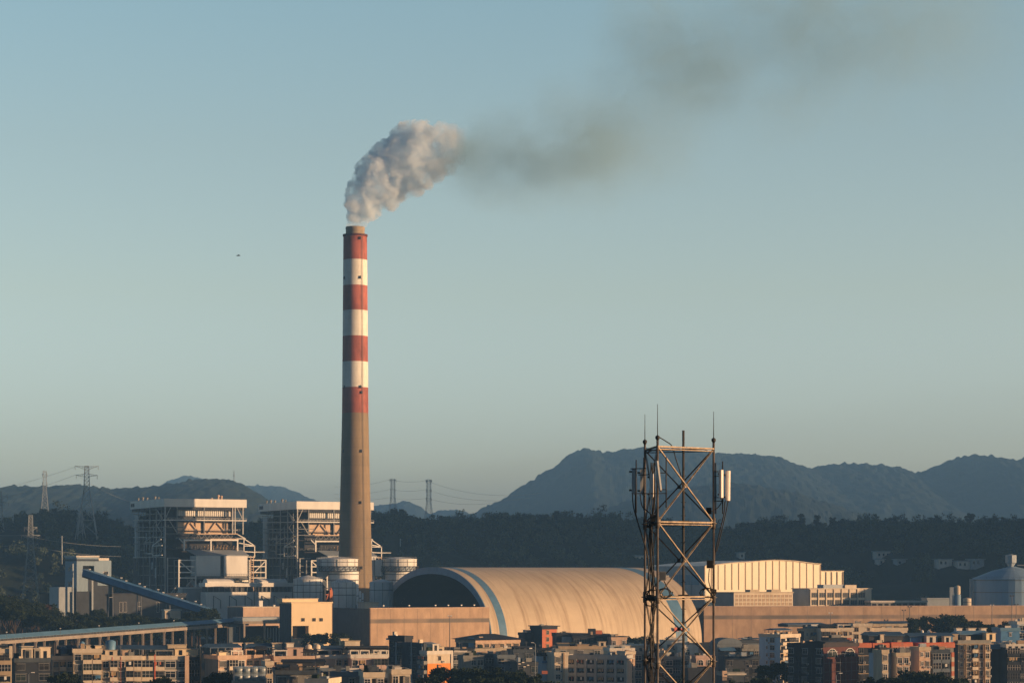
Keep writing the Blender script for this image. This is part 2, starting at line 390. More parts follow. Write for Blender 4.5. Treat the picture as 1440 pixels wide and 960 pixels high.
def crown_mesh(seed, rx, rz, n, nclump, clump, leaf, mat):
    rng = np.random.default_rng(seed)
    return quad_mesh('crown', quads(rng, leaf_points(rng, n, nclump, rx, rz, clump), leaf), mat)
def trunk_mesh(seed, h, r, spread):
    m = MB(); q = random.Random(seed)
    m.tube([(0, 0, -2), (q.uniform(-.2, .2), 0, h * .4), (q.uniform(-.4, .4), q.uniform(-.3, .3), h * .8)], [r * 1.3, r, r * .55], 7)
    for k in range(5):
        a = k * 1.26 + q.uniform(-.4, .4); z = h * q.uniform(.4, .72)
        m.tube([(0, 0, z), (math.cos(a) * spread * .45, math.sin(a) * spread * .45, z + h * .16), (math.cos(a) * spread * .8, math.sin(a) * spread * .8, z + h * .36)], [r * .5, r * .34, r * .14], 5)
    return m.mesh('trunk', 'bark')
KIND = {}
def tree_kind(k, seed, h, rx, rz, n, nclump, clump, leaf, mat):
    KIND[k] = (trunk_mesh(seed, h, .28, rx), crown_mesh(seed, rx, rz, n, nclump, clump, leaf, mat), h)
tree_kind('broad', 1, 7.5, 4.2, 3.4, 3600, 30, 1.5, .36, 'leaf_dark')
tree_kind('round', 2, 7.0, 3.6, 3.4, 3200, 24, 1.4, .36, 'leaf_dark')
tree_kind('loose', 3, 7.5, 4.0, 3.8, 2400, 26, 1.2, .36, 'leaf_mid')
tree_kind('rust', 4, 5.0, 3.4, 2.4, 2000, 20, 1.1, .36, 'leaf_rust')
tree_kind('tall', 5, 11, 2.6, 5.0, 2200, 24, 1.2, .4, 'leaf_mid')
def tree(kind, label, px, pytop, Y, size=1.0, group=None, name='broadleaf_tree', cat='tree', ground=None):
    tm, cm, h = KIND[kind]; p = W(px, pytop, Y)
    zb = gz(p.x, Y) if ground is None else ground
    t = thing(name, label, cat, (p.x, Y, 0), rnd.uniform(0, 6.28), group)
    top = {'broad': 3.4, 'round': 3.4, 'loose': 3.8, 'rust': 2.4, 'tall': 5.0}[kind] + 1.1
    hc = p.z - top * size                       # height of the crown's middle
    s = (hc - zb) / h
    a = link('trunk', tm, t, (0, 0, zb)); a.scale = (size, size, max(.25, s / .95))
    b = link('crown', cm, t, (0, 0, hc)); b.scale = (size, size, size)
    return t

HS = ((1236, 1244, 786, 'small white house on the dark wooded slope, square and standing alone'), (1233, 1257, 775.5, 'flat white roofed house high on the dark wooded slope'), (1262, 1274, 786.5, 'low grey house right of the square white one on the wooded slope'),
      (1320, 1339, 786.5, 'white house with three windows on the wooded slope'), (1347, 1366, 789, 'long pale house in the middle of the right hand hillside row'), (1366, 1384, 786.5, 'grey house at the right end of the hillside row'), (1040, 1047, 777, 'tiny pale house on the slope behind the lattice tower'), (893, 921, 781, 'pale roofed house on the slope just left of the lattice tower'))
def slope_y(px, py):      # where the slope is seen at this row
    for y in range(1500, 1985, 4):
        if wood_z((px - 720) / F * y, y) >= HC + (HY - py) / F * y: return y
    return 1900
HOUSES = [(a, b, slope_y((a + b) / 2, p + 8)) for a, b, p, _ in HS]
def woodland():
    rng = np.random.default_rng(5); q = random.Random(5)
    temps = [leaf_points(np.random.default_rng(40 + k), 170, 11, 4.2, 3.6, 1.9) for k in range(6)]
    out = []; n = 0
    while n < 4300:
        px = q.uniform(-180, 1620); t = -1 + 1.12 * q.random() ** .8; y = WY + t * WDF if t < 0 else WY + t * WDB
        x = (px - 720) / F * WY
        z = wood_z(x, y)
        if noise.noise(Vector((x / 60, y / 60, 3))) < -.34 and t < -.05: continue      # clearings
        if any((a - 720) / F * hy - 4 < x * hy / y < (b_ - 720) / F * hy + 4 and hy - 190 < y < hy + 11 for a, b_, hy in HOUSES): continue
        s = q.uniform(.5, 1.2) * (1.5 if q.random() < .12 else 1); hz = s * q.uniform(.85, 1.4)
        a = q.uniform(0, 6.28); P = temps[q.randrange(6)] * np.array([s, s, hz])
        P = np.stack([P[:, 0] * math.cos(a) - P[:, 1] * math.sin(a), P[:, 0] * math.sin(a) + P[:, 1] * math.cos(a), P[:, 2]], 1)
        out.append(P + np.array([x, y, z + 3.6 * hz])); n += 1
    v = quads(rng, np.concatenate(out), .92)
    tag(link('woodland', quad_mesh('woodland', v, 'wood_leaf')), 'dense dark green wood covering the low hillside behind the power plant', 'wood', kind='stuff')
woodland()

# ------------------------------------------------------------------ the chimney
YC = 1262
def chimney():
    c = W(499.5, 805, YC); t = thing('chimney', 'tall red and white banded chimney with a bare concrete lower shaft', 'chimney', (c.x, YC, 0))
    z = lambda py: HC + (805 - py) / F * YC
    k = YC / F
    rad = lambda py: k * (16.6 + (py - 331) / (581 - 331) * 1.9) if py < 581 else k * (18.5 + ((py - 581) / 202) ** 1.05 * 4.7)
    ys = [896, 860, 820, 783, 740, 690, 640, 600, 581, 545, 509, 473, 437, 402, 366, 331]
    prof = [(rad(p), z(p)) for p in ys]
    ms = [0] * 8 + [1, 2, 1, 2, 1, 2, 1, 0]
    MB().lathe(prof, 96, ms=ms).build('shaft', ['concrete', 'red_paint', 'white_paint'], t, True)
    MB().lathe([(k * 13.2, z(333)), (k * 13.2, z(324)), (k * 13.6, z(322)), (k * 13.4, z(319.5)), (k * 11.8, z(319.5)), (k * 11.8, z(326))], 48).build('flue_lip', 'cap', t, True)
    MB().lathe([(k * 16.8, z(333)), (k * 17.5, z(332.4)), (k * 17.5, z(330.2)), (k * 16.2, z(330)), (k * 13, z(330))], 64).build('rim', 'brick_red', t)
    def on(pxo, py, s=1.0):   # a beacon bracket on the visible side
        r = rad(py) ; xo = pxo * k; yy = -math.sqrt(max(r * r - xo * xo, .1))
        return Vector((xo, yy, z(py)))
    for pxo, py in ((-15, 392), (8.5, 392), (-14.5, 545), (9, 545), (10, 553), (9.5, 707), (10, 635), (-16, 635), (11, 798), (8, 337)):
        p = on(pxo, py); b = MB(); b.box(p.x - .3, p.x + .3, p.y - .9, p.y + .1, p.z - .5, p.z + .9); b.box(p.x - .55, p.x + .55, p.y - 1.1, p.y, p.z - .65, p.z - .5)
        b.build('warning_beacon', 'frame_dark', t)
    b = MB()      # climbing ladder with its cage down the lit side
    for side in (-.25, .25):
        pts = [Vector((math.sin(R(37)) * (rad(p) + .3), -math.cos(R(37)) * (rad(p) + .3), z(p))) + Vector((side * .8, side * .6, 0)) for p in ys]
        for a, c2 in zip(pts, pts[1:]): b.bar(a, c2, .12)
    b.build('ladder', 'seam', t)
    return t
chimney()

# ------------------------------------------------------------------ boiler houses
def boiler():
    f = Fr(232, 1290, PHI); w, d = f.x(345), f.y(185)
    t = f.thing('boiler_house', 'steel framed boiler house farthest left, partly in the chimney shadow', 'boiler house', 'boiler houses of the power plant')
    z = lambda py, x=0, y=0: f.z(py, x, y)
    zt, zf = z(700.5), z(712)
    MB().box(-.6, w + .6, -.6, d + .6, zf, zt).build('roof_slab', 'clad_white', t)
    MB().box(.2, w - .2, .2, d - .2, zf - 1.6, zf - .02).build('roof_truss', 'steel_dark', t)
    sgn = MB()
    for k, (a, bq) in enumerate(((1.2, 2.4), (3, 3.8), (4.6, 6), (6.6, 7.2))): sgn.box(-.72, -.6, d - a, d - bq, zt - 3.4, zt - 1.4)
    sgn.build('sign_lettering', 'navy', t)
    for (px, h, r, yy) in ((203, 2.0, .6, 8), (208, 2.6, .8, 9), (213, 2.4, .7, 10), (222, 3.2, .8, 8), (226, 2.8, .6, 9), (298, 1.0, .5, 5), (307, 2.8, .8, 6), (311.5, 2.4, .7, 6)):
        x = f.x(px, yy); 
        if px < 230: x = w * (px - 200) / 90 + 1; yy = d - 5
        MB().lathe([(r * .7, zt), (r * .7, zt + h * .6), (r, zt + h * .62), (r, zt + h * .9), (r * .3, zt + h)], 10, (x, yy)).build('roof_vent', 'clad_beige' if px > 230 else 'seam', t)
    # dark casing of the furnace
    xa, xb = f.x(244, 5), f.x(327, 5)
    MB().box(xa, xb, 5.5, d - 6, z(784), zf - 1.6).build('furnace_casing', 'casing', t)
    MB().box(.6, w - 9, 3.5, d - .6, 0, z(783.5)).build('lower_casing', 'casing', t)
    # louvre band
    lb = MB(); xl, xr = f.x(249, 3.4), f.x(325, 3.4); lz0, lz1 = z(725.5, 20, 3.4), z(716, 20, 3.4); n = 26
    lb.box(xl, xr, 3.8, 5.4, lz0, lz1, 1)
    for k in range(n):
        a = xl + (xr - xl) * k / n; lb.box(a, a + (xr - xl) / n * .66, 3.3, 3.8, lz0 + .1, lz1 - .1, 0)
    lb.build('louvre_band', ['clad_white', 'seam'], t)
    rb = MB(); rb.box(xl + .3, xr - .3, 4.2, 5.4, z(733, 20, 3.4), lz0); rb.build('duct', 'steel_dark', t)
    for a, bq in ((249.5, 282), (288, 320)):
        MB().box(f.x(a, 4), f.x(bq, 4), 4, 5.4, z(749.5, 20, 4), z(733, 20, 4)).build('cladding_panel', 'clad_beige', t)
    for a, m_, c in ((256, 267, 280), (293, 304, 318)):
        for p, q in ((a, m_), (m_, c)):
            MB().bar(f.pt(p, 749 if p != m_ else 733, 3.3), f.pt(q, 749 if q != m_ else 733, 3.3), .55).build('brace', 'clad_beige', t)
    def hb(pa, pb, py, y=0, th=.6, mt='steel', name='beam'):
        MB().bar(f.pt(pa, py, y), f.pt(pb, py, y), th).build(name, mt, t)
    def vb(px, pa, pb, y=0, th=.7, mt='steel', name='column'):
        a = f.pt(px, pa, y); zz = f.z(pb, a.x, y)
        MB().bar((a.x, y, max(zz, 0)), (a.x, y, a.z), th).build(name, mt, t)
    wk = MB(); a, bq = f.pt(231, 730.5, -.6), f.pt(346.5, 730.5, -.6); wk.box(a.x, bq.x, -1.2, 1.2, a.z - .3, a.z + .25)
    wk.bar((a.x, -1.15, a.z + 1.2), (bq.x, -1.15, a.z + 1.2), .09)
    for k in range(24): x = a.x + (bq.x - a.x) * k / 23; wk.bar((x, -1.15, a.z), (x, -1.15, a.z + 1.2), .07)
    wk.build('walkway', 'clad_white', t)
    for px in (232.3, 249, 287, 327, 330.5, 341.6): vb(px, 712, 751 if px > 233 else 900, 0, .62, 'steel' if px not in (249, 287) else 'steel_mid')
    for p, q in (((232.5, 729), (240, 713)), ((341, 729), (333, 713)), ((249, 749), (238, 731))): MB().bar(f.pt(*p), f.pt(*q), .35).build('brace', 'steel', t)
    hb(258, 334, 750.3, -1, .5, 'clad_beige'); hb(232, 258, 741, 0, .4, 'steel_mid'); hb(232, 262, 750, 0, .4, 'steel_mid'); hb(320, 334, 745, 2, .4)
    tr = MB()
    for k in range(9):
        pa = 259 + k * 8.2; tr.bar(f.pt(pa, 757, -1), f.pt(pa + 4.1, 751, -1), .25); tr.bar(f.pt(pa + 4.1, 751, -1), f.pt(pa + 8.2, 757, -1), .25)
    tr.build('truss', 'steel_mid', t)
    hb(258, 335, 759, -4, .8, 'clad_white'); hb(296, 335, 757.4, -4.2, .4, 'clad_beige')
    for px in (259, 296.5, 334): vb(px, 757.5, 774, -4, .75, 'clad_white')
    MB().bar(f.pt(252, 757, -4), f.pt(259, 764, -4), .5).build('brace', 'clad_white', t)
    # stepped stair canopy on the right
    cn = MB()
    for p, q in (((333, 757), (343, 757)), ((343, 757), (358, 767)), ((358, 767), (358, 783)), ((343, 767), (358, 767.5)), ((343, 775), (358, 776)), ((340, 782), (358, 783)), ((343, 757), (343, 783)), ((334, 751), (345, 757)), ((336, 763), (358, 767))):
        cn.bar(f.pt(p[0], p[1], -3), f.pt(q[0], q[1], -3), .5)
    cn.build('stair_canopy', 'clad_white', t)
    st = MB(); st.box(f.x(344, -2), f.x(372, -2), -2.5, 1, z(776.5, w, 0), z(775, w, 0)); st.build('landing', 'steel', t)
    for k in range(15):   # burner pipework behind the coal feeders
        px = 268 + k * 4.6 + rnd.uniform(-.8, .8); a = f.pt(px, 766 + rnd.uniform(0, 2), -.5); hgt = rnd.uniform(1.5, 2.6)
        MB().tube([(a.x, -.5, a.z - hgt), (a.x, -.7, a.z - hgt * .4), (a.x + .5, -.5, a.z)], rnd.uniform(.3, .5), 7).build('burner_pipe', 'pipe' if px > 286 else 'steel_mid', t, True)
    # coal bunker front: two white boxes under a pent roof
    by = -13; q1, q2 = f.pt(276, 780, by), f.pt(349, 780, by)
    rf = MB(); A, B = f.pt(262, 772.5, -2), f.pt(341, 773, -2)
    zb = f.z(780, q1.x, by)
    rf.hexa([(q1.x - .4, by - .4, zb - .4), (q2.x + .4, by - .4, zb - .4), (B.x, -2, A.z - .4), (A.x, -2, A.z - .4), (q1.x - .4, by - .4, zb), (q2.x + .4, by - .4, zb), (B.x, -2, A.z), (A.x, -2, A.z)])
    rf.build('bunker_roof', 'clad_grey', t)
    zl = f.z(809.5, q1.x, by)
    for a, c in ((276, 310), (315, 348)): MB().box(f.x(a, by), f.x(c, by), by, -2.4, zl, zb - .42).build('coal_bunker', 'clad_white', t)
    MB().box(f.x(310, by) + .02, f.x(315, by) - .02, by + 1.2, -2.4, zl, zb - .42).build('bunker_gap', 'steel_dark', t)
    MB().box(q1.x - 3, q2.x, -12, -2, zl - 1.2, zl - .05).build('bunker_floor', 'steel_mid', t)
    rl = MB(); rl.bar((q1.x, by - .9, zl + 1.2), (q2.x, by - .9, zl + 1.2), .1)
    for k in range(22): x = q1.x + (q2.x - q1.x) * k / 21; rl.bar((x, by - .9, zl - .3), (x, by - .9, zl + 1.2), .08)
    rl.build('railing', 'steel', t)
    for pa, pb, inner in ((251.5, 275, 275), (350.5, 373.5, 350.5)):
        fr = MB(); yy = -12
        for px in (pa, pb):
            a = f.pt(px, 786.5, yy); zz = 0 if px != inner else f.z(830, a.x, yy)
            fr.bar((a.x, yy, zz), (a.x, yy, a.z), .75)
        for py in (787.2, 796, 804.3, 812): fr.bar(f.pt(pa, py, yy), f.pt(pb, py, yy), .6)
        if pa < 300: fr.bar(f.pt(pa, 788, yy), f.pt(272, 806, yy), .5)
        else: fr.bar(f.pt(pb, 788, yy), f.pt(356, 806, yy), .5)
        fr.build('stair_frame', 'clad_white', t)
        fr = MB()
        for px in (pa, pb):
            a = f.pt(px, 786.5, yy); fr.bar((a.x, -4, 0 if px != inner else zl - 6), (a.x, -4, a.z), .6)
        for py in (787.2, 796, 804.3, 812): fr.bar(f.pt(pa, py, -12) + Vector((0, 8, 0)), f.pt(pb, py, -12) + Vector((0, 8, 0)), .45)
        fr.build('stair_frame', 'steel_mid', t)
    ld_ = MB(); yy = -13.2
    for px in (352.5, 356.5): a = f.pt(px, 781, yy); ld_.bar((a.x, yy, f.z(830, a.x, yy)), (a.x, yy, a.z), .3)
    for k in range(14): ld_.bar(f.pt(352.5, 783 + k * 3.3, yy), f.pt(356.5, 783 + k * 3.3, yy), .25)
    ld_.build('ladder', 'clad_beige', t)
    for p, q in (((274, 810), (262, 824)), ((252, 820), (240, 834)), ((238, 850), (252, 828))): MB().bar(f.pt(*p, -11), f.pt(*q, -11), .5).build('brace', 'steel', t)
    for py in (784, 795, 804, 813, 823): hb(235, 252, py, -3, .45, 'steel_mid')
    vb(235.5, 784, 900, -3, .6, 'steel')
    hb(262, 348, 813, -5, .7, 'steel_mid'); hb(262, 372, 822, -4, .7, 'steel_mid')
    for px in (264, 290, 312, 335, 356): vb(px, 812, 900, -4, .7, 'steel_mid')
    # the side that looks left: open steel bays
    for px in (195, 202, 211, 220, 227): 
        a = f.ps(px, 713, -.1); MB().bar((-.1, a.y, 0), (-.1, a.y, a.z), .55 if px in (211, 220) else .4).build('column', 'steel' if px in (211, 220) else 'steel_mid', t)
    for py in (722, 731, 741, 746, 755, 764, 783):
        MB().bar(f.ps(232, py, -.15), f.ps(188, py + .4, -.15), .45).build('beam', 'steel' if py in (731, 755, 783) else 'steel_mid', t)
    for py in (795, 808, 822): MB().bar(f.ps(232, py, .3), f.ps(196, py + .4, .3), .35).build('beam', 'steel_mid', t)
    for p, q in (((211, 745), (220, 731)), ((227, 731), (220, 714)), ((204, 758), (211, 747)), ((195, 731), (202, 714))): MB().bar(f.ps(*p, -.15), f.ps(*q, -.15), .35).build('brace', 'steel_mid', t)
    for p0 in (214, 203):      # little bright pent frames standing out from the side
        s_ = MB(); o = 0 if p0 == 214 else -5
        P = lambda px, py: f.ps(px, py, -4)
        for p, q in (((p0, 781 + o * .6), (p0, 767 + o)), ((p0, 767 + o), (p0 + 12.5, 758 + o)), ((p0, 767.3 + o), (p0 + 14, 766.5 + o)), ((p0, 781 + o * .6), (p0 + 14, 780 + o * .6)), ((p0 - 6, 778 + o), (p0, 778 + o))): s_.bar(P(*p), P(*q), .5 if p0 == 214 else .35)
        s_.build('side_canopy', 'clad_white' if p0 == 214 else 'steel', t)
    sh = f.y(193.5); MB().box(1.2, 7, sh, f.y(186.5), 0, z(725, 0, sh)).build('lift_shaft', 'clad_grey', t)
    for py in (733, 746, 758, 772): 
        zz = z(py, 0, 10); MB().box(.4, xa, 2, d - 8, zz - .15, zz + .15).build('floor', 'steel_dark', t)
        MB().box(xa, w - 1, .6, 5.2, zz - .12, zz + .12).build('floor', 'steel_dark', t)
    eq = MB(); q = random.Random(3)
    for k in range(40):
        y = q.uniform(3, d - 9); zz = q.choice((733, 746, 758, 772)); x = q.uniform(1, max(1.6, xa - 2)); zz = z(zz, 0, 10); eq.box(x, x + q.uniform(.6, 2), y, y + q.uniform(.8, 3), zz, zz + q.uniform(1, 3.6))
    eq.build('machinery', 'casing', t)
    wp = MB()
    for (a, c, e, g) in ((213, 216, 800, 790), (218, 220, 812, 798), (224, 226, 808, 800)):
        A, B = f.ps(c, e, .45), f.ps(a, g, .45); wp.box(.3, .55, A.y, B.y, A.z, B.z)
    wp.build('wall_panel', 'clad_grey', t)
    q = random.Random(19)      # pipes, ducts and cable trays crowding the foot of the house
    for k in range(18):
        px = q.uniform(238, 372); py = q.uniform(815, 846); y = q.uniform(-9, -5); a = f.pt(px, py, y); L = q.uniform(3, 11); r = q.choice((.18, .25, .4, .6))
        if k % 3 == 0: pts = [(a.x, y, 0), (a.x, y, a.z), (a.x + L, y, a.z), (a.x + L, y + 3, a.z)]
        elif k % 3 == 1: pts = [(a.x, y, a.z), (a.x + L, y, a.z), (a.x + L, y, a.z + 4)]
        else: pts = [(a.x, y, 0), (a.x, y, a.z + 3)]
        MB().tube(pts, r, 8).build('pipe', q.choice(('clad_white', 'clad_grey', 'seam', 'pipe')), t, True)
    for pa, pb, ya, yb in ((300, 330, 812, 826), (336, 352, 815, 840), (268, 286, 814, 838)):
        A, B = f.pt(pa, ya, -4.5), f.pt(pb, yb, -8.5); MB().bar(A, B, 2.2, 1.8).build('flue_duct', 'clad_grey', t)
    for yy in (733, 746, 758, 772):      # handrails along the open floors
        m = MB(); zz = z(yy, 0, 10)
        for hh in (.6, 1.15): m.bar((.3, 1, zz + hh), (.3, d - 8, zz + hh), .07); m.bar((xa, .5, zz + hh), (w - 1, .5, zz + hh), .07)
        for k in range(12): u = k / 11; m.bar((.3, 1 + (d - 9) * u, zz), (.3, 1 + (d - 9) * u, zz + 1.15), .06); m.bar((xa + (w - 1 - xa) * u, .5, zz), (xa + (w - 1 - xa) * u, .5, zz + 1.15), .06)
        m.build('handrail', 'steel', t)
    for k in range(9):       # downcomers and riser pipes in the side bays
        y = 2.5 + k * (d - 12) / 8 + q.uniform(-.6, .6); za, zb2 = z(q.uniform(786, 830), 0, y), z(q.uniform(722, 760), 0, y); r = q.choice((.22, .3, .45)); MB().tube([(.1, y, za), (.1, y, zb2), (3, y, zb2 + .5)], r, 8).build('pipe', q.choice(('clad_grey', 'steel', 'seam')), t, True)
    for k in range(6):       # stair flights zigzagging inside the side bays
        za, zb2 = z(783 - k * 11, 0, 5), z(783 - (k + 1) * 11, 0, 5); ya, yb = (3, 12) if k % 2 else (12, 3); m = MB(); m.bar((-.6, ya, za), (-.6, yb, zb2), .22, .5); m.bar((-1.2, ya, za + 1), (-1.2, yb, zb2 + 1), .09); m.build('stair_flight', 'steel', t)
    return t, f
boil, bf = boiler()
b2 = copy_tree(boil); f2 = Fr(418, 1341, PHI); b2.location = f2.loc()
b2['label'] = 'steel framed boiler house directly behind the tall chimney'

# ------------------------------------------------------------------ low plant buildings left of the chimney
def plain(name, label, cat, px0, px1, pxl, pyt, Y, phi, mat, z0=0, d=None, group=None):
    f = Fr(px0, Y, phi, z0); w = f.x(px1); d = d if d else (f.y(pxl) if pxl is not None else 12); h = f.z(pyt)
    t = f.thing(name, label, cat, group); MB().box(0, w, 0, d, -3, h).build('wall', mat, t)
    return t, f, w, d, h
def window(f, t, px, pya, pyb, wpx, y=0, mat='glass', bars=1, fm='frame_white', name='window'):
    a, b = f.x(px - wpx / 2, y), f.x(px + wpx / 2, y); z0, z1 = f.z(pyb, a, y), f.z(pya, a, y)
    m = MB(); m.box(a, b, y - .05, y + .1, z0, z1, 0); e = .09
    m.box(a - e, a, y - .14, y, z0 - e, z1 + e, 1); m.box(b, b + e, y - .14, y, z0 - e, z1 + e, 1); m.box(a, b, y - .14, y, z1, z1 + e, 1); m.box(a - .1, b + .1, y - .22, y, z0 - e, z0, 1)
    for k in range(bars): x = a + (b - a) * (k + 1) / (bars + 1); m.box(x - .04, x + .04, y - .1, y - .051, z0, z1, 1)
    return m.build(name, [mat, fm], t)

def precipitator(label, px0, px1, pxl, Y, hipx):
    t, f, w, d, h = plain('plant_building', label, 'plant building', px0, px1, pxl, 832, Y, PHI, 'clad_white')
    zt, ze = f.z(819), f.z(824.5)
    MB().box(.8, w - .8, .8, d - .4, h, ze).build('window_strip', 'steel_dark', t)
    MB().box(-1, w + 1, -1.2, d, ze, zt).build('roof', 'clad_white', t)
    for k in range(9): x = .6 + (w - 1.4) * k / 8; MB().box(x, x + .3, -.3, .3, h, ze).build('column', 'steel_mid', t)
    dm = MB(); a, b = f.x(hipx[0], 2), f.x(hipx[1], 2); r = 2.2; i0 = len(dm.v); n = 10
    for x in (a, b):
        for k in range(n + 1):
            th = math.pi * k / n; dm.v.append((x, 5 - math.cos(th) * 4, zt + math.sin(th) * r))
    for k in range(n): dm.f.append((k, n + 1 + k, n + 2 + k, k + 1)); dm.m.append(0)
    dm.f.append(tuple(range(n, -1, -1))); dm.m.append(0); dm.f.append(tuple(range(n + 1, 2 * n + 2))); dm.m.append(0)
    dm.build('roof_duct', 'clad_white', t)
    for k in range(3): 
        q = MB(); x = w * (.15 + .33 * k); q.tube([(x, -.35, 1), (x, -.35, h - 2), (x + 4, -.35, h - 4.5), (x + 4, -.35, h - 9)], .22, 6); q.build('pipe', 'seam', t)
    MB().box(w * .3, w * .62, -3, -.02, 0, h * .28).build('annex', 'clad_white', t)
    return t, f, w, d, h
precipitator('white roofed plant building with clerestory below the coal bunkers', 290, 357, 282, 1236, (291, 329))
precipitator('grey plant building with rounded roof duct beside the round tanks', 361, 411, 358, 1262, (363, 403))
t, f, w, d, h = plain('plant_annex', 'plain bluish annex with lower roof left of the clerestory building', 'plant building', 257, 289, 251, 827, 1246, PHI, 'clad_grey')
MB().box(-.4, w + .4, -.4, d + .4, h, h + .7).build('roof', 'clad_white', t)
t, f, w, d, h = plain('plant_shed', 'small sunlit cream shed half hidden by the dark trees', 'shed', 232, 254, 228, 858, 1152, 20, 'cream_pale', d=8)
MB().box(-.5, w + .5, -.5, d, h, h + .6).build('roof', 'clad_grey', t); 
MB().box(w * .1, w * .3, -.08, .05, 0, h - 1).build('door', 'steel_mid', t)

t, f, w, d, h = plain('pump_house', 'low flat roofed block with a wide sunlit salmon front', 'building', 342, 393, 320, 854, 1150, PHI, 'salmon')
MB().box(-.3, w + .3, -.3, d + .3, h, h + .5).build('parapet', 'cream_pale', t)
MB().box(-.06, .04, .3, d - .3, 0, h - .1).build('side_shading', 'plaster_bluegrey', t)  # blue grey sheet puts the shade of the left side into colour
for px, ph, r in ((366, 844, 1.0), (385, 850, .5)):
    x = f.x(px, 6); MB().box(x - r, x + r, 5, 5 + 2 * r, h, f.z(ph, x, 5)).build('roof_flue', 'clad_white', t)

f = Fr(410, 1062, PHI); w, d, h = f.x(467), f.y(393), f.z(848)
t = f.thing('transfer_house', 'sunlit yellow transfer building with three small square windows', 'building')
wl = MB(); ox0, ox1 = f.x(411.5), f.x(434); oz0, oz1 = f.z(897), f.z(879.5)
wl.box(0, ox0, 0, d, 0, h); wl.box(ox1, w, 0, d, 0, h); wl.box(ox0, ox1, 0, d, oz1, h); wl.box(ox0, ox1, 0, d, 0, oz0); wl.build('wall', 'yellow_wall', t)
MB().box(ox0 + .01, ox1 - .01, 4, d - .1, oz0, oz1).build('bay_back', 'void', t)
MB().box(-.05, .03, .4, d - .2, 0, h - .2).build('side_shading', 'navy_soft', t)  # navy sheet over the yellow wall paints its shaded left face
MB().box(-.35, w + .35, -.35, d + .35, h, h + .6).build('parapet', 'yellow_wall', t)
for px in (426, 441.5, 451.5): window(f, t, px, 868.5, 873, 4.6, fm='cream')
x0_, x1_ = f.x(396, 9), f.x(446, 9); MB().box(x0_, x1_, 8, d - .5, h + .6, f.z(842, x0_, 8)).build('roof_house', 'yellow_wall', t)
MB().box(x0_ - .3, x1_ + .3, 7.7, d, f.z(842, x0_, 8), f.z(841, x0_, 8)).build('roof_slab', 'cream_pale', t)

# ------------------------------------------------------------------ tanks and absorbers
def vessel(name, label, cat, px, pw, pyt, Y, cone=1.5, mat='tank_white', rings=(), zb=0, ribs=0, railing=True, group=None):
    c = W(px, pyt, Y); r = pw / 2 / F * Y; h = c.z
    t = thing(name, label, cat, (c.x, Y, 0), 0, group)
    MB().lathe([(r, zb), (r, h)], 40).build('shell', mat, t, False)
    MB().lathe([(r * 1.02, h - .3), (r * 1.02, h), (r * .5, h + cone * .65), (.2, h + cone)], 40).build('roof', mat, t)
    for py in rings:
        z = HC + (HY - py) / F * Y; MB().lathe([(r + .02, z - .18), (r + .16, z - .18), (r + .16, z + .18), (r + .02, z + .18)], 40).build('stiffener_ring', 'seam', t)
    if ribs:
        m = MB()
        for k in range(ribs): a = 2 * math.pi * k / ribs; x, y = math.cos(a) * (r + .06), math.sin(a) * (r + .06); m.box(x - .1, x + .1, y - .1, y + .1, zb, h - .35)
        m.build('weld_seams', 'seam', t)
    if railing:
        m = MB(); n = 28
        for k in range(n):
            a, b = [2 * math.pi * (k + e) / n for e in (0, 1)]
            p, q = (math.cos(a) * r, math.sin(a) * r, h + 1.1), (math.cos(b) * r, math.sin(b) * r, h + 1.1); m.bar(p, q, .09); m.bar((p[0], p[1], h), p, .09)
        m.build('railing', 'steel_mid', t)
    return t, r, h
vessel('storage_tank', 'white round tank with dark seams beside the orange pipe rack', 'tank', 433, 41, 814, 1222, 2.2, rings=(822, 832), ribs=14)
vessel('storage_tank', 'pale seamed tank standing at the foot of the chimney', 'tank', 483, 34, 818, 1192, 2.0, rings=(826, 836), ribs=10)
vessel('storage_tank', 'pale round tank just right of the chimney foot', 'tank', 536, 33, 818, 1215, 1.6, rings=(829,), ribs=9, railing=False)
def absorber(label, px, pw, pylow, pxl, pwl, Y, zlow):
    t, r, h = vessel('absorber_tower', label, 'absorber tower', px, pw, 785.5, Y, 1.2, 'clad_white', rings=(790,), zb=HC + (HY - 796) / F * Y, ribs=12)
    zb = HC + (HY - 796) / F * Y; zr = HC + (HY - 802.5) / F * Y
    m = MB(); n = 26
    for k in range(n):
        a, b = [2 * math.pi * (k + e) / n for e in (0, 1)]; ro = r + 1.1
        p, q = Vector((math.cos(a) * ro, math.sin(a) * ro, zr)), Vector((math.cos(b) * ro, math.sin(b) * ro, zr)); u = Vector((0, 0, zb - zr))
        m.bar(p, q, .3); m.bar(p + u, q + u, .3); m.bar(p, p + u, .2); m.bar(p, q + u, .16); m.bar(p + u * .5, q + u * .5, .14)
    m.build('ring_platform', 'steel_dark', t)
    MB().lathe([(r + 1.3, zr - .1), (r + 1.3, zr + .15), (.1, zr + .15)], 40).build('grating', 'steel_dark', t)
    MB().lathe([(r * .93, zr), (r * .93, zb)], 40).build('neck', 'clad_grey', t)
    ro = pwl / 2 / F * Y; xo = (pxl - px) / F * Y
    MB().lathe([(ro, zlow), (ro, zr - .12)], 36, (xo, 0)).build('lower_shell', 'tank_white', t)
    for py in (807, 815): z = HC + (HY - py) / F * Y; MB().lathe([(ro + .02, z - .25), (ro + .3, z - .25), (ro + .3, z + .25), (ro + .02, z + .25)], 36, (xo, 0)).build('stiffener_ring', 'seam', t)
    return t, r
ab, ar = absorber('round absorber tower with ring platform in front of the chimney', 476.5, 54, 846, 483, 43, 1240, 0)
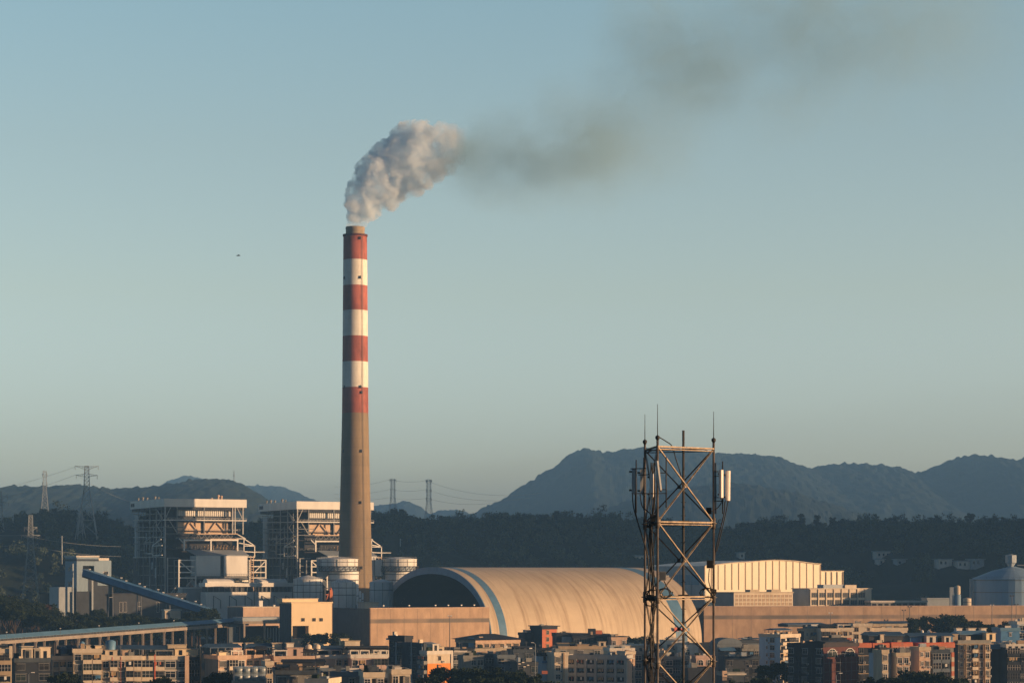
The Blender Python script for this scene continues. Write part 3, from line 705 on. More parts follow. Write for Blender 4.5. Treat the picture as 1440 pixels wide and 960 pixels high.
dk = MB(); P = [W(446, 783.5, 1240), W(466, 783.5, 1240), W(466, 802, 1240), W(455, 815, 1240), W(446, 815, 1240)]; P = [p - Vector((ab.location.x, 1240, 0)) for p in P]
n = len(P); dk.poly([p + Vector((0, -4, 0)) for p in P]); dk.poly([p + Vector((0, 4, 0)) for p in reversed(P)])
for k in range(n): a, b = P[k], P[(k + 1) % n]; dk.poly([a + Vector((0, 4, 0)), b + Vector((0, 4, 0)), b + Vector((0, -4, 0)), a + Vector((0, -4, 0))])
dk.build('inlet_duct', 'clad_grey', ab)
ab2, ar2 = absorber('round absorber tower behind the coal dome, right of the chimney', 562, 48, 846, 562, 42, 1345, 0)
lg = MB(); a = W(526, 783, 1345) - Vector((ab2.location.x, 1345, 0)); lg.box(a.x - .6, a.x + .6, -3, -1.8, 0, a.z); lg.box(a.x, -ar2, -3, 3, a.z - 11, a.z - 1.5); lg.build('inlet_duct', 'clad_white', ab2)

f = Fr(456, 1165, PHI); t = f.thing('pipe_rack', 'small orange steel pipe rack between the white tanks', 'pipe rack')
MB().bar(f.pt(457, 826), f.pt(457, 905), .8).build('post', 'steel_dark', t); MB().bar(f.pt(465, 829), f.pt(465, 905), 1.5).build('post', 'orange', t)
MB().bar(f.pt(455, 826.5), f.pt(466, 826.5), .5).build('beam', 'steel_dark', t); MB().bar(f.pt(456, 836), f.pt(466, 834.5), .5).build('beam', 'orange', t)
MB().bar(f.pt(458, 846), f.pt(464, 828), .4).build('brace', 'orange', t); MB().box(.4, f.x(464), 1, 3, 0, f.z(830)).build('cabinet', 'void', t)
MB().tube([f.pt(466.5, 850), f.pt(466.5, 832), f.pt(464.5, 826)], .55, 8).build('pipe', 'orange', t, True)
for k, (px, py) in enumerate(((503, 827), (506.5, 830), (510, 833))):
    c = W(px, py, 1180); t = thing('pressure_vessel', ['slim vertical vessel beside the chimney, tallest of three', 'slim vertical vessel beside the chimney, middle height of three', 'slim vertical vessel beside the chimney, shortest of three'][k], 'vessel', (c.x, 1180, 0), 0, 'slim vessels at the chimney foot')
    MB().lathe([(.55, 0), (.55, c.z - .5), (.2, c.z)], 12).build('shell', 'tank_white', t, True); MB().lathe([(.62, c.z - 4), (.7, c.z - 4), (.7, c.z - 3.6), (.62, c.z - 3.6)], 12).build('flange', 'seam', t)
t, f, w, d, h = plain('yard_hut', 'small cream hut on the yard left of the coal dome', 'hut', 513, 532, 508, 847.5, 1160, PHI, 'cream_pale', d=9)
MB().box(-.3, w + .3, -.3, d, h, h + .5).build('roof', 'cream', t)
t, f, w, d, h = plain('plant_wall', 'long dark grey screen wall behind the yellow transfer building', 'wall', 440, 519, 420, 851, 1190, PHI, 'wall_dark', d=5)
MB().box(-.1, w, -.2, d + .2, h, h + .4).build('coping', 'clad_grey', t)

# ------------------------------------------------------------------ coal transfer tower and the inclined gallery
f = Fr(108, 1190, PHI); w, d = f.x(138.5), f.y(91.5); h, hb_ = f.z(783), f.z(831)
t = f.thing('transfer_tower', 'bluish white coal transfer tower with a gallery entering its front', 'tower')
ox0, ox1, oz0, oz1 = f.x(116.5), f.x(132.5), f.z(807), f.z(795)
wl = MB(); wl.box(0, ox0, 0, d, hb_, h); wl.box(ox1, w, 0, d, f.z(807), h); wl.box(ox0, ox1, 0, d, oz1, h); wl.box(ox0, ox0 + 3, 0, d, hb_, oz0); wl.build('wall', 'tower_blue', t)
MB().box(ox0 + 3, w, 1.5, d - .02, hb_, oz0 - .02).build('open_bay', 'wall_dark', t); MB().box(ox0 + .02, ox1 - .02, 2, d - .02, oz0, oz1 - .01).build('gallery_mouth', 'void', t)
MB().box(-.5, w + 1, -.5, d + .6, -2, hb_).build('base', 'wall_dark', t)
MB().box(-.12, w + .12, -.12, d + .12, f.z(788.5), f.z(785.5)).build('stripe', 'navy_soft', t); MB().box(-.4, w + .4, -.4, d + .4, h, h + .8).build('parapet', 'plaster_white', t)
for px, py in ((100, 797), (97.5, 800), (100, 819.5), (97, 820.5)):
    a, b = f.ps(px + 1, py + 3, 0), f.ps(px - 1, py - 3, 0); MB().box(-.1, .05, a.y, b.y, a.z, b.z).build('window', 'glass', t)
MB().bar((f.x(129), -1, 0), (f.x(129), -1, f.z(806)), .9).build('column', 'clad_grey', t)
x1 = f.x(156.5, 3); MB().box(w + .02, x1, 3, d - 1, f.z(823), f.z(787.5)).build('side_wing', 'tower_blue', t); MB().box(w + .02, x1 - 1, 3.5, d - 1.5, 0, f.z(823) - .02).build('wing_base', 'wall_dark', t)
MB().box(w, f.x(153, 3), 2.6, d, f.z(787.5), f.z(784)).build('wing_roof', 'plaster_white', t)
window(f, t, 149, 803, 809, 6, 3, 'glass')
x1 = f.x(91) ; MB().box(-9, -.6, 2, d - 2, -2, f.z(825)).build('lean_to', 'clad_grey', t); MB().bar((-2.2, -.6, 0), (-2.2, -.6, f.z(792)), .6).build('pipe', 'clad_grey', t)

A, B = W(120, 800.5, 1184), W(296, 856, 1148)
t = thing('conveyor_gallery', 'enclosed blue conveyor gallery sloping down from the coal transfer tower', 'conveyor', A)
D = B - A; dn = D.normalized(); sidev = Vector((dn.y, -dn.x, 0)).normalized(); upv = dn.cross(sidev) * -1
if upv.z < 0: upv = -upv
def gal(u0, u1, s0, s1, h0, h1): return [dn * u + sidev * s + upv * hh for hh in (h0, h1) for u, s in ((u0, s0), (u1, s0), (u1, s1), (u0, s1))]
L_ = D.length
MB().hexa(gal(0, L_, -2, 2, -3.1, -.2)).build('gallery_wall', 'blue_sheet', t)
MB().hexa(gal(-.3, L_, -2.4, 2.4, -.18, .15)).build('roof', 'blue_sheet', t)
MB().hexa(gal(0, L_, -1.7, 1.7, -4.0, -3.12)).build('truss_floor', 'steel_dark', t)
for k in range(13):
    p = dn * (L_ * (k + .7) / 13.5) + upv * .15 - sidev * (2 if k % 2 else -1.6); m = MB(); m.tube([p, p + upv * 1.0], .1, 6); m.box(p.x - .45, p.x + .45, p.y - .45, p.y + .45, p.z + .8, p.z + 1.35, 1); m.build('lamp', ['steel_mid', 'lamp_white'], t)
for k in (.22, .45, .68):
    p = dn * L_ * k - upv * 4; g0 = -A.z + gz(A.x + p.x, A.y + p.y); m = MB()
    for s in (-1.5, 1.5): m.bar(p + sidev * s, Vector((p.x + sidev.x * s * 1.6, p.y + sidev.y * s * 1.6, g0)), .5)
    m.bar(p + sidev * 1.6 + Vector((0, 0, -6)), p - sidev * 1.6 + Vector((0, 0, -6)), .35); m.build('trestle_leg', 'steel_mid', t)
t, f, w, d, h = plain('coal_crusher_house', 'long dark shed beneath the lower end of the blue gallery', 'shed', 158, 262, 150, 836, 1200, PHI, 'wall_dark', d=14)
MB().box(-.4, w + .4, -.4, d + .4, h, h + .8).build('roof', 'roof_dark', t)
for px in (170, 176, 196, 222): window(f, t, px, 846, 860, 4, 0, 'glass', name='window')

# ------------------------------------------------------------------ the long covered conveyor bridge
def bridge():
    YA, YB = 960, 1125; A, B = W(-60, 893.5, YA), W(343, 867.5, YB)
    A = W(-60, 896.0, 935)
    t = thing('conveyor_bridge', 'long covered conveyor bridge with blue roof on concrete columns', 'conveyor', A)
    D = B - A; L = D.length; dn = D.normalized(); s = Vector((dn.y, -dn.x, 0)).normalized()   # s points towards the viewer side
    if s.y > 0: s = -s
    up = Vector((0, 0, 1))
    def bx(u0, u1, a0, a1, h0, h1): return [dn * u + s * a + up * hh for hh in (h0, h1) for u, a in ((u0, a0), (u1, a0), (u1, a1), (u0, a1))]
    r = MB(); r.poly([dn * 0 + s * 3.2 + up * -1.5, dn * L + s * 3.2 + up * -1.5, dn * L + s * .0 + up * 0, s * .0]); r.poly([s * 0, dn * L, dn * L - s * 3.2 - up * 1.5, -s * 3.2 - up * 1.5])
    r.poly([s * 3.2 - up * 1.5, s * 3.2 - up * 1.62, dn * L + s * 3.2 - up * 1.62, dn * L + s * 3.2 - up * 1.5]); r.build('roof', 'blue_pale', t)
    MB().hexa(bx(0, L, -2.4, 2.4, -2.5, -1.62)).build('conveyor_belt', 'steel_dark', t)
    MB().hexa(bx(0, L, -2.9, 2.9, -3.9, -2.52)).build('deck', 'deck', t)
    m = MB(); n = 90
    for k in range(n): p = dn * (L * k / n) + s * 2.85 - up * 2.5; m.bar(p, p + up * .9, .12)
    m.build('railing', 'steel_mid', t)
    k = 0; px = -10
    for i in range(13):
        for off, sd_ in ((0, 2.3), (-12, -2.3)):
            pxx = 20 + i * 30.1 - 30 + (0 if sd_ > 0 else 12)
            if pxx > 336: continue
            lo_, hi = 0.0, L
            for _ in range(40):
                mid = (lo_ + hi) / 2; q = A + dn * mid + s * sd_
                if q.x / q.y * F + 720 < pxx: lo_ = mid
                else: hi = mid
            p = dn * lo_ + s * sd_; g = gz(A.x + p.x, A.y + p.y) - A.z
            m = MB(); m.box(p.x - .42, p.x + .42, p.y - .42, p.y + .42, g, p.z - 3.92); m.box(p.x - .6, p.x + .6, p.y - .6, p.y + .6, p.z - 4.6, p.z - 3.92); m.build('column', 'deck', t)
    for u in (.13, .30, .43, .57, .70, .86):
        p = dn * (L * u) + s * 3; m = MB(); m.tube([p - up * 1.4, p + up * 1.0], .07, 5); m.box(p.x - .25, p.x + .25, p.y - .25, p.y + .25, p.z + .9, p.z + 1.25, 1); m.build('lamp', ['steel_mid', 'lamp_white'], t)
bridge()
f = Fr(342, 1100, PHI); w, d = f.x(403), 13
t = f.thing('bridge_head_house', 'open sided head house with grey canopy where the conveyor bridge ends', 'building')
MB().box(-.5, w, -.5, d, f.z(873), f.z(867.5)).build('canopy', 'clad_grey', t); MB().box(-.3, w - .2, -.3, d - .2, f.z(876.5), f.z(873) - .02).build('deck', 'deck', t)
for px in (344, 372.5, 400): MB().box(f.x(px) - .45, f.x(px) + .45, .2, 1.1, 0, f.z(876.5)).build('column', 'deck', t)
for k in range(7): x = f.x(376 + k * 4, 6); MB().box(x, x + .5, 6, 6.4, 0, f.z(882, x, 6)).build('pillar', 'clad_grey', t)
MB().box(1, w - 1, 8, d - .2, -1, f.z(880, 0, 8)).build('back_wall', 'wall_dark', t)
t, f, w, d, h = plain('control_hut', 'blue grey hut under the end of the conveyor bridge', 'hut', 322, 344, 317, 877, 1108, 15, 'plaster_bluegrey', d=10)
window(f, t, 334, 880, 890, 4)
MB().box(-.3, w + .3, -.3, d, h, h + .4).build('roof', 'roof_dark', t)

# ------------------------------------------------------------------ the coal dome and its yard wall
def dome():
    f = Fr(691, 1122, PHI); t = f.thing('coal_dome', 'huge barrel vaulted coal store with open dark end and blue stripes', 'coal store')
    Wd = f.y(531, 0) ; Ht = f.z(797.3, 0, Wd * .55); n = 72; ex = 2.15
    def arch(off=0, k=None):
        pts = []
        for i in range(n + 1):
            a = math.pi * i / n; c, s_ = math.cos(a), math.sin(a); R_ = Wd / 2
            y = R_ - math.copysign(abs(c) ** (2 / ex), c) * (R_ + off); z = (abs(s_) ** (2 / ex)) * (Ht + off)
            pts.append((y, z))
        return pts
    top = f.z(855)
    L = f.x(987); xs1, xs2 = f.x(703.5), f.x(714); xe1, xe2 = f.x(951), f.x(967)
    A, B = arch(), arch(-2.8)
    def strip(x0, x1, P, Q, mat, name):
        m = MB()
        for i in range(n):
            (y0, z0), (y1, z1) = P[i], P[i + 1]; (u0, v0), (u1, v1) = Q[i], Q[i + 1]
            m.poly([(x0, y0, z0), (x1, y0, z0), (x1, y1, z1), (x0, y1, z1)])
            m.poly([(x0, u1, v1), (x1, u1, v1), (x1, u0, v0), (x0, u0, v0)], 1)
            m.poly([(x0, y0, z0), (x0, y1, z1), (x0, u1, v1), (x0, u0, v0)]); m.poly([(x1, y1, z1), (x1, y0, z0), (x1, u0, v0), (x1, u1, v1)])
        return m.build(name, [mat, 'shade_lining'], t, False)
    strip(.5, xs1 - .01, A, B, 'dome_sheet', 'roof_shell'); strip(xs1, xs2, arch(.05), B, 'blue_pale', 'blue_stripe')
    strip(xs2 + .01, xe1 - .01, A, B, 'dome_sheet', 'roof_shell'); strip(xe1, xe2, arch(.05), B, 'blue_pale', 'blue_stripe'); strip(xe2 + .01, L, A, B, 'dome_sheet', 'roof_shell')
    strip(0, .49, arch(.12), arch(-3.4), 'blue_pale', 'end_frame')  # end ring coloured blue to carry its shade
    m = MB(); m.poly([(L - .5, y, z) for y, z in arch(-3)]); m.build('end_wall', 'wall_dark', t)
    m = MB()   # sheet laps and stiffening ribs, proud of the roof by a few centimetres
    nb = 11; q0 = random.Random(2)
    for k in range(1, nb):
        x = xs2 + (xe1 - xs2) * (k + q0.uniform(-.3, .3)) / nb
        P = arch(.06)
        for i in range(n // 2 + 6): (y0, z0), (y1, z1) = P[i], P[i + 1]; m.poly([(x, y0, z0), (x + .09, y0, z0), (x + .09, y1, z1), (x, y1, z1)])
    m.build('sheet_laps', 'dome_sheet', t)
    sg = MB()
    def mark(pa, pb, ya, yb, m_):
        a, b = f.x(pa), f.x(pb); z0, z1 = f.z(yb, a), f.z(ya, a); sg.box(a, b, -.35, -.2, z0, z1, m_)
    mark(948, 951.5, 881.5, 887, 0); mark(951.8, 954, 882.5, 887, 0); mark(965.5, 969, 882, 887, 1); mark(956, 960, 883, 886, 0)
    sg.build('painted_emblem', ['redband', 'blue_sheet'], t)
    # the coal inside
    m = MB(); q = random.Random(8); nx, ny = 26, 20; V = []
    for i in range(nx + 1):
        for j in range(ny + 1):
            x = 8 + (L - 14) * i / nx; y = 6 + (Wd - 12) * j / ny; V.append((x, y, 14 * abs(math.sin(math.pi * i / nx)) ** .6 * math.sin(math.pi * j / ny) + q.uniform(0, .7)))
    m.v = V; m.f = [(i * (ny + 1) + j, (i + 1) * (ny + 1) + j, (i + 1) * (ny + 1) + j + 1, i * (ny + 1) + j + 1) for i in range(nx) for j in range(ny)]; m.m = [0] * len(m.f)
    o = m.build('coal_heap', 'coal', None); o.location = f.loc(); o.rotation_euler = (0, 0, f.p); tag(o, 'heap of black coal lying inside the open barrel vaulted store', 'coal heap')
    return f, Wd, L
df_, dW, dL = dome()
f = Fr(521, 1089, PHI); w, d, h = f.x(688.2), f.y(468), f.z(855.5)
t = f.thing('yard_wall', 'tall salmon concrete wall in front of the open end of the coal dome', 'wall')
MB().box(0, w, 0, 1.4, -16, h).build('wall', 'yard_wall', t); MB().box(.02, 1.4, 1.42, d, -16, h - .02).build('return_wall', 'navy_soft', t)  # return coloured navy, painting in the shade on the wall's left end
MB().box(-.2, w, -.25, 1.6, h, h + .45).build('coping', 'salmon', t)
for px in (540, 576, 613, 631, 649.5, 667.5):
    x = f.x(px); m = MB(); m.tube([(x, .6, h + .4), (x, .6, h + 1.2)], .12, 6); m.box(x - .35, x + .35, .2, 1.0, h + 1.2, h + 1.7, 1); m.build('wall_lamp', ['steel_mid', 'lamp_white'], t)
for k in range(9): x = w * (k + .5) / 9; MB().box(x - .04, x + .04, -.05, 0.02, -16, h - .01).build('joint', 'deck', t)
f = Fr(990, 1186, 9); w, h = f.x(1560), f.z(853)
t = f.thing('yard_wall', 'long salmon concrete wall running right from the far end of the coal dome', 'wall')
MB().box(0, w, 0, 1.4, -16, h).build('wall', 'yard_wall', t); MB().box(-.2, w, -.25, 1.6, h, h + .45).build('coping', 'salmon', t)
MB().box(-1.2, -.02, 1.0, 30, -16, h - .4).build('return_wall', 'wall_dark', t)  # dark return stands in for the shaded gap at the dome's end
for k in range(22): x = w * (k + .5) / 22; MB().box(x - .04, x + .04, -.05, 0.02, -16, h - .01).build('joint', 'deck', t)

def floodlight(label, px, pyt, Y, pyb=None, heads=2, group='floodlight poles in front of the yard wall', white=True):
    c = W(px, pyt, Y); g = gz(c.x, Y); t = thing('floodlight_pole', label, 'lamp post', (c.x, Y, g), 0, group)
    MB().tube([(0, 0, -1), (0, 0, c.z - g)], [.28, .14], 8).build('pole', 'seam', t, True)
    MB().bar((-.9, 0, c.z - g - .1), (.9, 0, c.z - g - .1), .12).build('crossarm', 'seam', t)
    for k in range(heads):
        x = -.7 + 1.4 * k / max(1, heads - 1); m = MB(); m.box(x - .35, x + .35, -.45, .1, c.z - g, c.z - g + .55); m.build('lamp_head', 'lamp_white' if white else 'frame_dark', t)
for px, py, Y, lab in ((632.5, 866, 1070, 'floodlight pole before the yard wall, below the open dome end'), (1168, 862, 1120, 'floodlight pole before the long yard wall, below the office buildings'),
                       (1271, 858, 1130, 'thin pole left of a twin before the long yard wall'), (1279, 853, 1130, 'thin pole right of a twin before the long yard wall'),
                       (1395, 851, 1130, 'short pole with bright white lamp beneath the big blue tank'), (1423, 838, 1130, 'taller pole of the pair standing before the big blue tank'), (1429, 850, 1130, 'shorter pole of the pair standing before the big blue tank'), (1246, 872, 1020, 'slim pole behind the white terrace of blue roofs')):
    floodlight(lab, px, py, Y, white=px in (632.5, 1168, 1395))

# ------------------------------------------------------------------ the long white hall and the offices
def hall():
    f = Fr(991, 1300, PHI); t = f.thing('storage_hall', 'long sunlit cream hall with brown ribs and a low curved roof', 'hall')
    w = f.x(1153.5); d = f.y(905); n = 17
    zt = lambda px: f.z(interp([(980, 797), (991, 795.2), (1040, 790.5), (1090, 787.5), (1110, 788.3), (1153.5, 793)], px), f.x(px))
    wl = MB(); rb = MB(); P = [991 + (1153.5 - 991) * k / n for k in range(n + 1)]
    for a, b in zip(P, P[1:]):
        xa, xb = f.x(a), f.x(b); wl.poly([(xa, 0, 0), (xb, 0, 0), (xb, 0, zt(b)), (xa, 0, zt(a))]); wl.poly([(xa, 0, zt(a)), (xb, 0, zt(b)), (xb, d, zt(b)), (xa, d, zt(a))], 1); wl.poly([(xa, d, zt(a)), (xb, d, zt(b)), (xb, d, 0), (xa, d, 0)])
    wl.poly([(0, 0, 0), (0, 0, zt(991)), (0, d, zt(991)), (0, d, 0)], 2); wl.poly([(w, 0, 0), (w, d, 0), (w, d, zt(1153.5)), (w, 0, zt(1153.5))])  # left face greyed, its shade put into the wall colour
    wl.build('wall', ['hall_white', 'clad_white', 'clad_grey'], t)
    for px in P: x = f.x(px); rb = MB(); rb.box(x - .26, x + .26, -.22, -.02, f.z(829), zt(px) - .3); rb.build('rib', 'rib_brown', t)
    ev = MB()
    for a, b in zip(P, P[1:]): ev.bar((f.x(a) - .05, -.45, zt(a) + .2), (f.x(b) + .05, -.45, zt(b) + .2), .9, .5)
    ev.build('eaves', 'cream_pale', t)
    for px in (940, 955, 972): y = f.y(px); MB().box(-.3, -.02, y - .2, y + .2, 0, zt(991) - .4).build('rib', 'clad_grey', t)
    y0, y1 = f.y(983), f.y(948); MB().box(-.15, -.02, y0, y1, f.z(822), f.z(808)).build('roller_door', 'blue_pale', t)
    w2 = f.x(1186.5); h2 = f.z(803, w); MB().box(w + .02, w2, .5, d * .5, 0, h2).build('low_wing', 'hall_white', t)
    for k in range(5): x = w + .4 + (w2 - w - .8) * k / 4; MB().box(x - .25, x + .25, .05, .48, f.z(829, w), h2 - .3).build('rib', 'rib_brown', t)
    MB().box(w, w2 + .3, .1, d * .5, h2, h2 + .45).build('wing_roof', 'cream_pale', t)
hall()
t, f, w, d, h = plain('office_building', 'low cream office with a dense grid of small brown windows below the hall', 'office building', 1032, 1115, 1005, 833.5, 1218, PHI, 'cream_pale', d=None)
MB().box(-.06, .03, .3, d - .2, 0, h - .1).build('side_shading', 'clad_grey', t); MB().box(-.4, w + .4, -.4, d + .4, h, h + .5).build('roof', 'cream', t)  # grey sheet paints the shade on the office's left side
for py in (836, 841.5, 847):
    for k in range(15): window(f, t, 1036 + k * 5.4, py - .2, py + 3.2, 3.2, 0, 'rib_brown', 0, 'cream')
for px in (1060, 1090): x = f.x(px, 5); MB().box(x - 3, x + 3, 4, 9, h + .5, h + 1.8).build('roof_house', 'cream', t)
t, f, w, d, h = plain('office_building', 'wider cream office with large dark windows and rooftop huts', 'office building', 1138, 1225.5, 1114, 828, 1240, PHI, 'cream_pale')
MB().box(-.06, .03, .3, d - .2, 0, h - .1).build('side_shading', 'clad_grey', t); MB().box(-.4, w + .4, -.4, d + .4, h, h + .5).build('roof', 'cream_pale', t)  # left side toned grey for the shade falling on it
for py0, py1 in ((833, 839.5), (843, 850)):
    for k in range(7): window(f, t, 1145.5 + k * 11.0, py0, py1, 8.6, 0, 'glass', 2, 'cream')
for k in range(8): x = f.x(1139.5 + k * 11.0); MB().box(x - .3, x + .3, -.5, -.15, 0, h).build('pilaster', 'cream_pale', t)
x0_, x1_ = f.x(1158, 4), f.x(1186, 4); MB().box(x0_, x1_, 4, 10, h + .5, f.z(821.5, 20, 4)).build('roof_house', 'clad_grey', t)
x0_, x1_ = f.x(1187, 4), f.x(1203, 4); MB().box(x0_, x1_, 3, 8, h + .5, f.z(822, 20, 4)).build('roof_house', 'cream_pale', t)
t, f, w, d, h = plain('long_shed', 'thin white roofed open shed behind the long yard wall', 'shed', 1225, 1303, 1222, 846.5, 1240, 12, 'plaster_grey', d=9)
MB().box(-.5, w + .5, -.6, d, h, h + .9).build('roof', 'plaster_white', t)
for k in range(9): x = w * (k + .5) / 9; MB().box(x - 1.2, x + 1.2, -.06, .05, 0, h - .6).build('bay', 'void', t)
t, f, w, d, h = plain('long_shed', 'low grey shed between the white open shed and the blue tank', 'shed', 1304, 1345, 1302, 842, 1290, 10, 'clad_grey', d=9)
MB().box(-.5, w + .5, -.6, d, h, h + .7).build('roof', 'clad_grey', t)
t, r, h = vessel('storage_tank', 'huge pale blue domed tank cut off by the right picture edge', 'tank', 1424, 113, 813.5, 1250, 7.0, 'tank_blue', rings=(815.5, 832), ribs=0)
MB().lathe([(1.4, h + 6.6), (2.5, h + 8.5), (3.1, h + 9), (3.1, h + 13), (.3, h + 13.6)], 8, (-1.0, 0)).build('roof_hut', 'clad_grey', t)
MB().box(2.5, 22, -.6, .6, h + 7.2, h + 7.8).build('gangway', 'steel_mid', t)
m = MB(); m.bar((-r - 1.2, -3, h * .05), (-r - 1.2, -3, h * 1.0), 1.6); m.build('stair_tower', 'clad_grey', t)
for k in range(3): m = MB(); m.bar((-r - 8 + k * 1.0, -3.2, h * .12 + k * 4), (-r - 2, -3.2, h * .3 + k * 4), .5); m.build('stair_flight', 'steel_mid', t)
c = W(1346.5, 822.5, 1235); t = thing('silo', 'slender cream topped silo left of the huge blue tank', 'silo', (c.x, 1235, 0))
MB().lathe([(1.8, 0), (1.8, c.z - 5)], 14).build('lower_shell', 'tank_blue', t, True); MB().lathe([(1.1, c.z - 5.2), (1.6, c.z - 4.5), (1.6, c.z - .6), (.4, c.z)], 14).build('shell', 'cream_pale', t, True); MB().box(-4.2, -1.82, -1, 1, 0, c.z - 1).build('ladder_shaft', 'clad_grey', t)
vessel('storage_tank', 'tiny cream tank between the slender silo and the huge blue tank', 'tank', 1360, 11.5, 841, 1228, .5, 'cream_pale', railing=False, rings=(846,))

# houses far up the wooded slope
for k, ((px0, px1, pyt, lab), (_a, _b, Y)) in enumerate(zip(HS, HOUSES)):
    f = Fr(px0, Y, 14, wood_z((px0 - 720) / F * Y, Y) - 2); w = f.x(px1); h = f.z(pyt); t = f.thing('hillside_house', lab, 'house', 'houses on the wooded slope')
    hh = max(h, 7); b = h - 6; MB().box(0, w, 0, 8, min(0, b), h).build('wall', 'plaster_white' if k not in (2, 5) else 'clad_grey', t); MB().box(-.7, w + .7, -.8, 8.7, h, h + .6).build('roof', 'clad_grey', t)
    for j in range(max(1, int(w / 3.6))): x = 1.2 + j * 3.5; MB().box(x, x + 1.5, -.08, .05, h - 3.2, h - 1.2).build('window', 'glass', t)

# ------------------------------------------------------------------ pylons and power lines
def pylon(label, px, pyt, pyb, Y, arms, basew, neck, topw, group='lattice pylons', bar=.34, rz=0.3, name='transmission_pylon', head='T'):
    b = W(px, pyb, Y); t_ = W(px, pyt, Y); H = t_.z - b.z; t = thing(name, label, 'pylon', b, rz, group)
    k = Y / F; bw, nw, tw = basew * k / 2, neck[1] * k / 2, topw * k / 2; zn = H * (pyb - neck[0]) / (pyb - pyt)
    def half(z): return bw + (nw - bw) * z / zn if z < zn else nw + (tw - nw) * (z - zn) / max(H - zn, .1)
    zs = [0]; 
    while zs[-1] < H - .5: zs.append(min(H, zs[-1] + max(2.2, half(zs[-1]) * 1.5)))
    for sx, sy in ((1, 1), (1, -1), (-1, -1), (-1, 1)):
        m = MB(); a = half(zn); m.bar((sx * bw * 1.08, sy * bw * 1.08, -4), (sx * a, sy * a, zn), bar * 1.3); m.bar((sx * a, sy * a, zn), (sx * half(H), sy * half(H), H), bar * 1.1); m.build('leg', 'pylon', t)
    for s in range(4):
        m = MB(); c = [(1, 1), (1, -1), (-1, -1), (-1, 1)]; p, q = c[s], c[(s + 1) % 4]
        for z0, z1 in zip(zs, zs[1:]):
            a, e = half(z0), half(z1); m.bar((p[0] * a, p[1] * a, z0), (q[0] * e, q[1] * e, z1), bar * .62); m.bar((q[0] * a, q[1] * a, z0), (p[0] * e, p[1] * e, z1), bar * .62); m.bar((p[0] * e, p[1] * e, z1), (q[0] * e, q[1] * e, z1), bar * .55)
        m.build('lattice', 'pylon', t)
    for py, ln, dz in arms:
        z = H * (pyb - py) / (pyb - pyt); L = ln * k / 2
        for sgn in (-1, 1):
            m = MB(); a = half(z)
            for sy in (-1, 1): m.bar((sgn * a, sy * a, z), (sgn * L, 0, z + dz), bar * .8); m.bar((sgn * a, sy * a, z - 2.0), (sgn * L, 0, z + dz), bar * .7)
            for j in range(1, 4): x = a + (L - a) * j / 4; m.bar((sgn * x, 0, z - 2 * (1 - j / 4) + dz * j / 4), (sgn * x, 0, z + dz * j / 4), bar * .5)
            m.build('crossarm', 'pylon', t); m = MB(); m.tube([(sgn * L * .97, 0, z + dz), (sgn * L * .97, 0, z + dz - 3)], .16, 5); m.build('insulator', 'seam', t)
    return t
pylon('largest lattice pylon with two wide crossarms on the left hill', 122, 655, 752, 1830, ((656, 33, .6), (666.5, 30, -.8)), 28, (690, 8), 5.5, rz=.12)
pylon('pale lattice pylon overlapped by the largest pylon, legs only partly visible', 113, 720, 751, 1815, ((728, 12, 0),), 11, (735, 6), 5, rz=.5)
pylon('slim lattice pylon standing on the far left ridge', 63, 662, 725, 2420, ((666, 7, 0), (678, 7, 0)), 11, (690, 5), 4.5, bar=.24)
pylon('low dim lattice pylon among the left trees', 43, 724, 832, 1450, ((752, 26, 0), (741, 18, 0), (764, 22, 0)), 20, (770, 8), 5, bar=.26)
pylon('pylon cut off by the left picture edge', 0, 690, 758, 1840, ((697, 22, 0), (706, 24, 0)), 14, (725, 7), 4)
pylon('left one of two slim pylons right of the chimney', 552.5, 673, 718, 2500, ((674, 10, 0), (688, 7, 0), (699, 7, 0)), 10, (700, 5.5), 5, bar=.22)
pylon('right one of two slim pylons right of the chimney', 603, 674, 728, 2420, ((677, 9, 2.2), (688, 8, 0), (700, 8, 0)), 10, (705, 5.5), 5, bar=.22)
c = W(329, 656, 4290); t = thing('radio_mast', 'thin radio mast on the dark hilltop behind the boiler houses', 'mast', (c.x, 4290, c.z - 40), 0)
m = MB()
for a in range(3): m.bar((math.cos(a * 2.1) * 1.2, math.sin(a * 2.1) * 1.2, -6), (math.cos(a * 2.1) * .5, math.sin(a * 2.1) * .5, 32), .4)
for k in range(12): z = k * 2.6; m.bar((-1.1, 0, z), (1.1, 0, z + 2.6), .25); m.bar((1.1, 0, z), (-1.1, 0, z + 2.6), .25)
m.build('mast_lattice', 'pylon', t); MB().tube([(0, 0, 32), (0, 0, 37)], .2, 6).build('whip_antenna', 'pylon', t); MB().box(-1.6, 1.6, -.4, .4, 22, 24).build('antenna_panel', 'pylon', t)
for px, pyt, pyb, Y, lab in ((18.5, 722, 744, 1850, 'pale plain pole on the left hillside near the picture edge'), (87, 753, 780, 1500, 'short pale pole on the hillside above the transfer tower'), (563, 757, 790, 1720, 'dim pole in the wood right of the chimney')):
    c = W(px, pyt, Y); b = W(px, pyb, Y); t = thing('utility_pole', lab, 'pole', (c.x, Y, b.z), 0, 'poles on the hillside'); MB().tube([(0, 0, -6), (0, 0, c.z - b.z)], [.5, .36], 8).build('pole', 'clad_grey', t, True); MB().bar((-1.3, 0, c.z - b.z - .8), (1.3, 0, c.z - b.z - .8), .22).build('crossarm', 'seam', t)
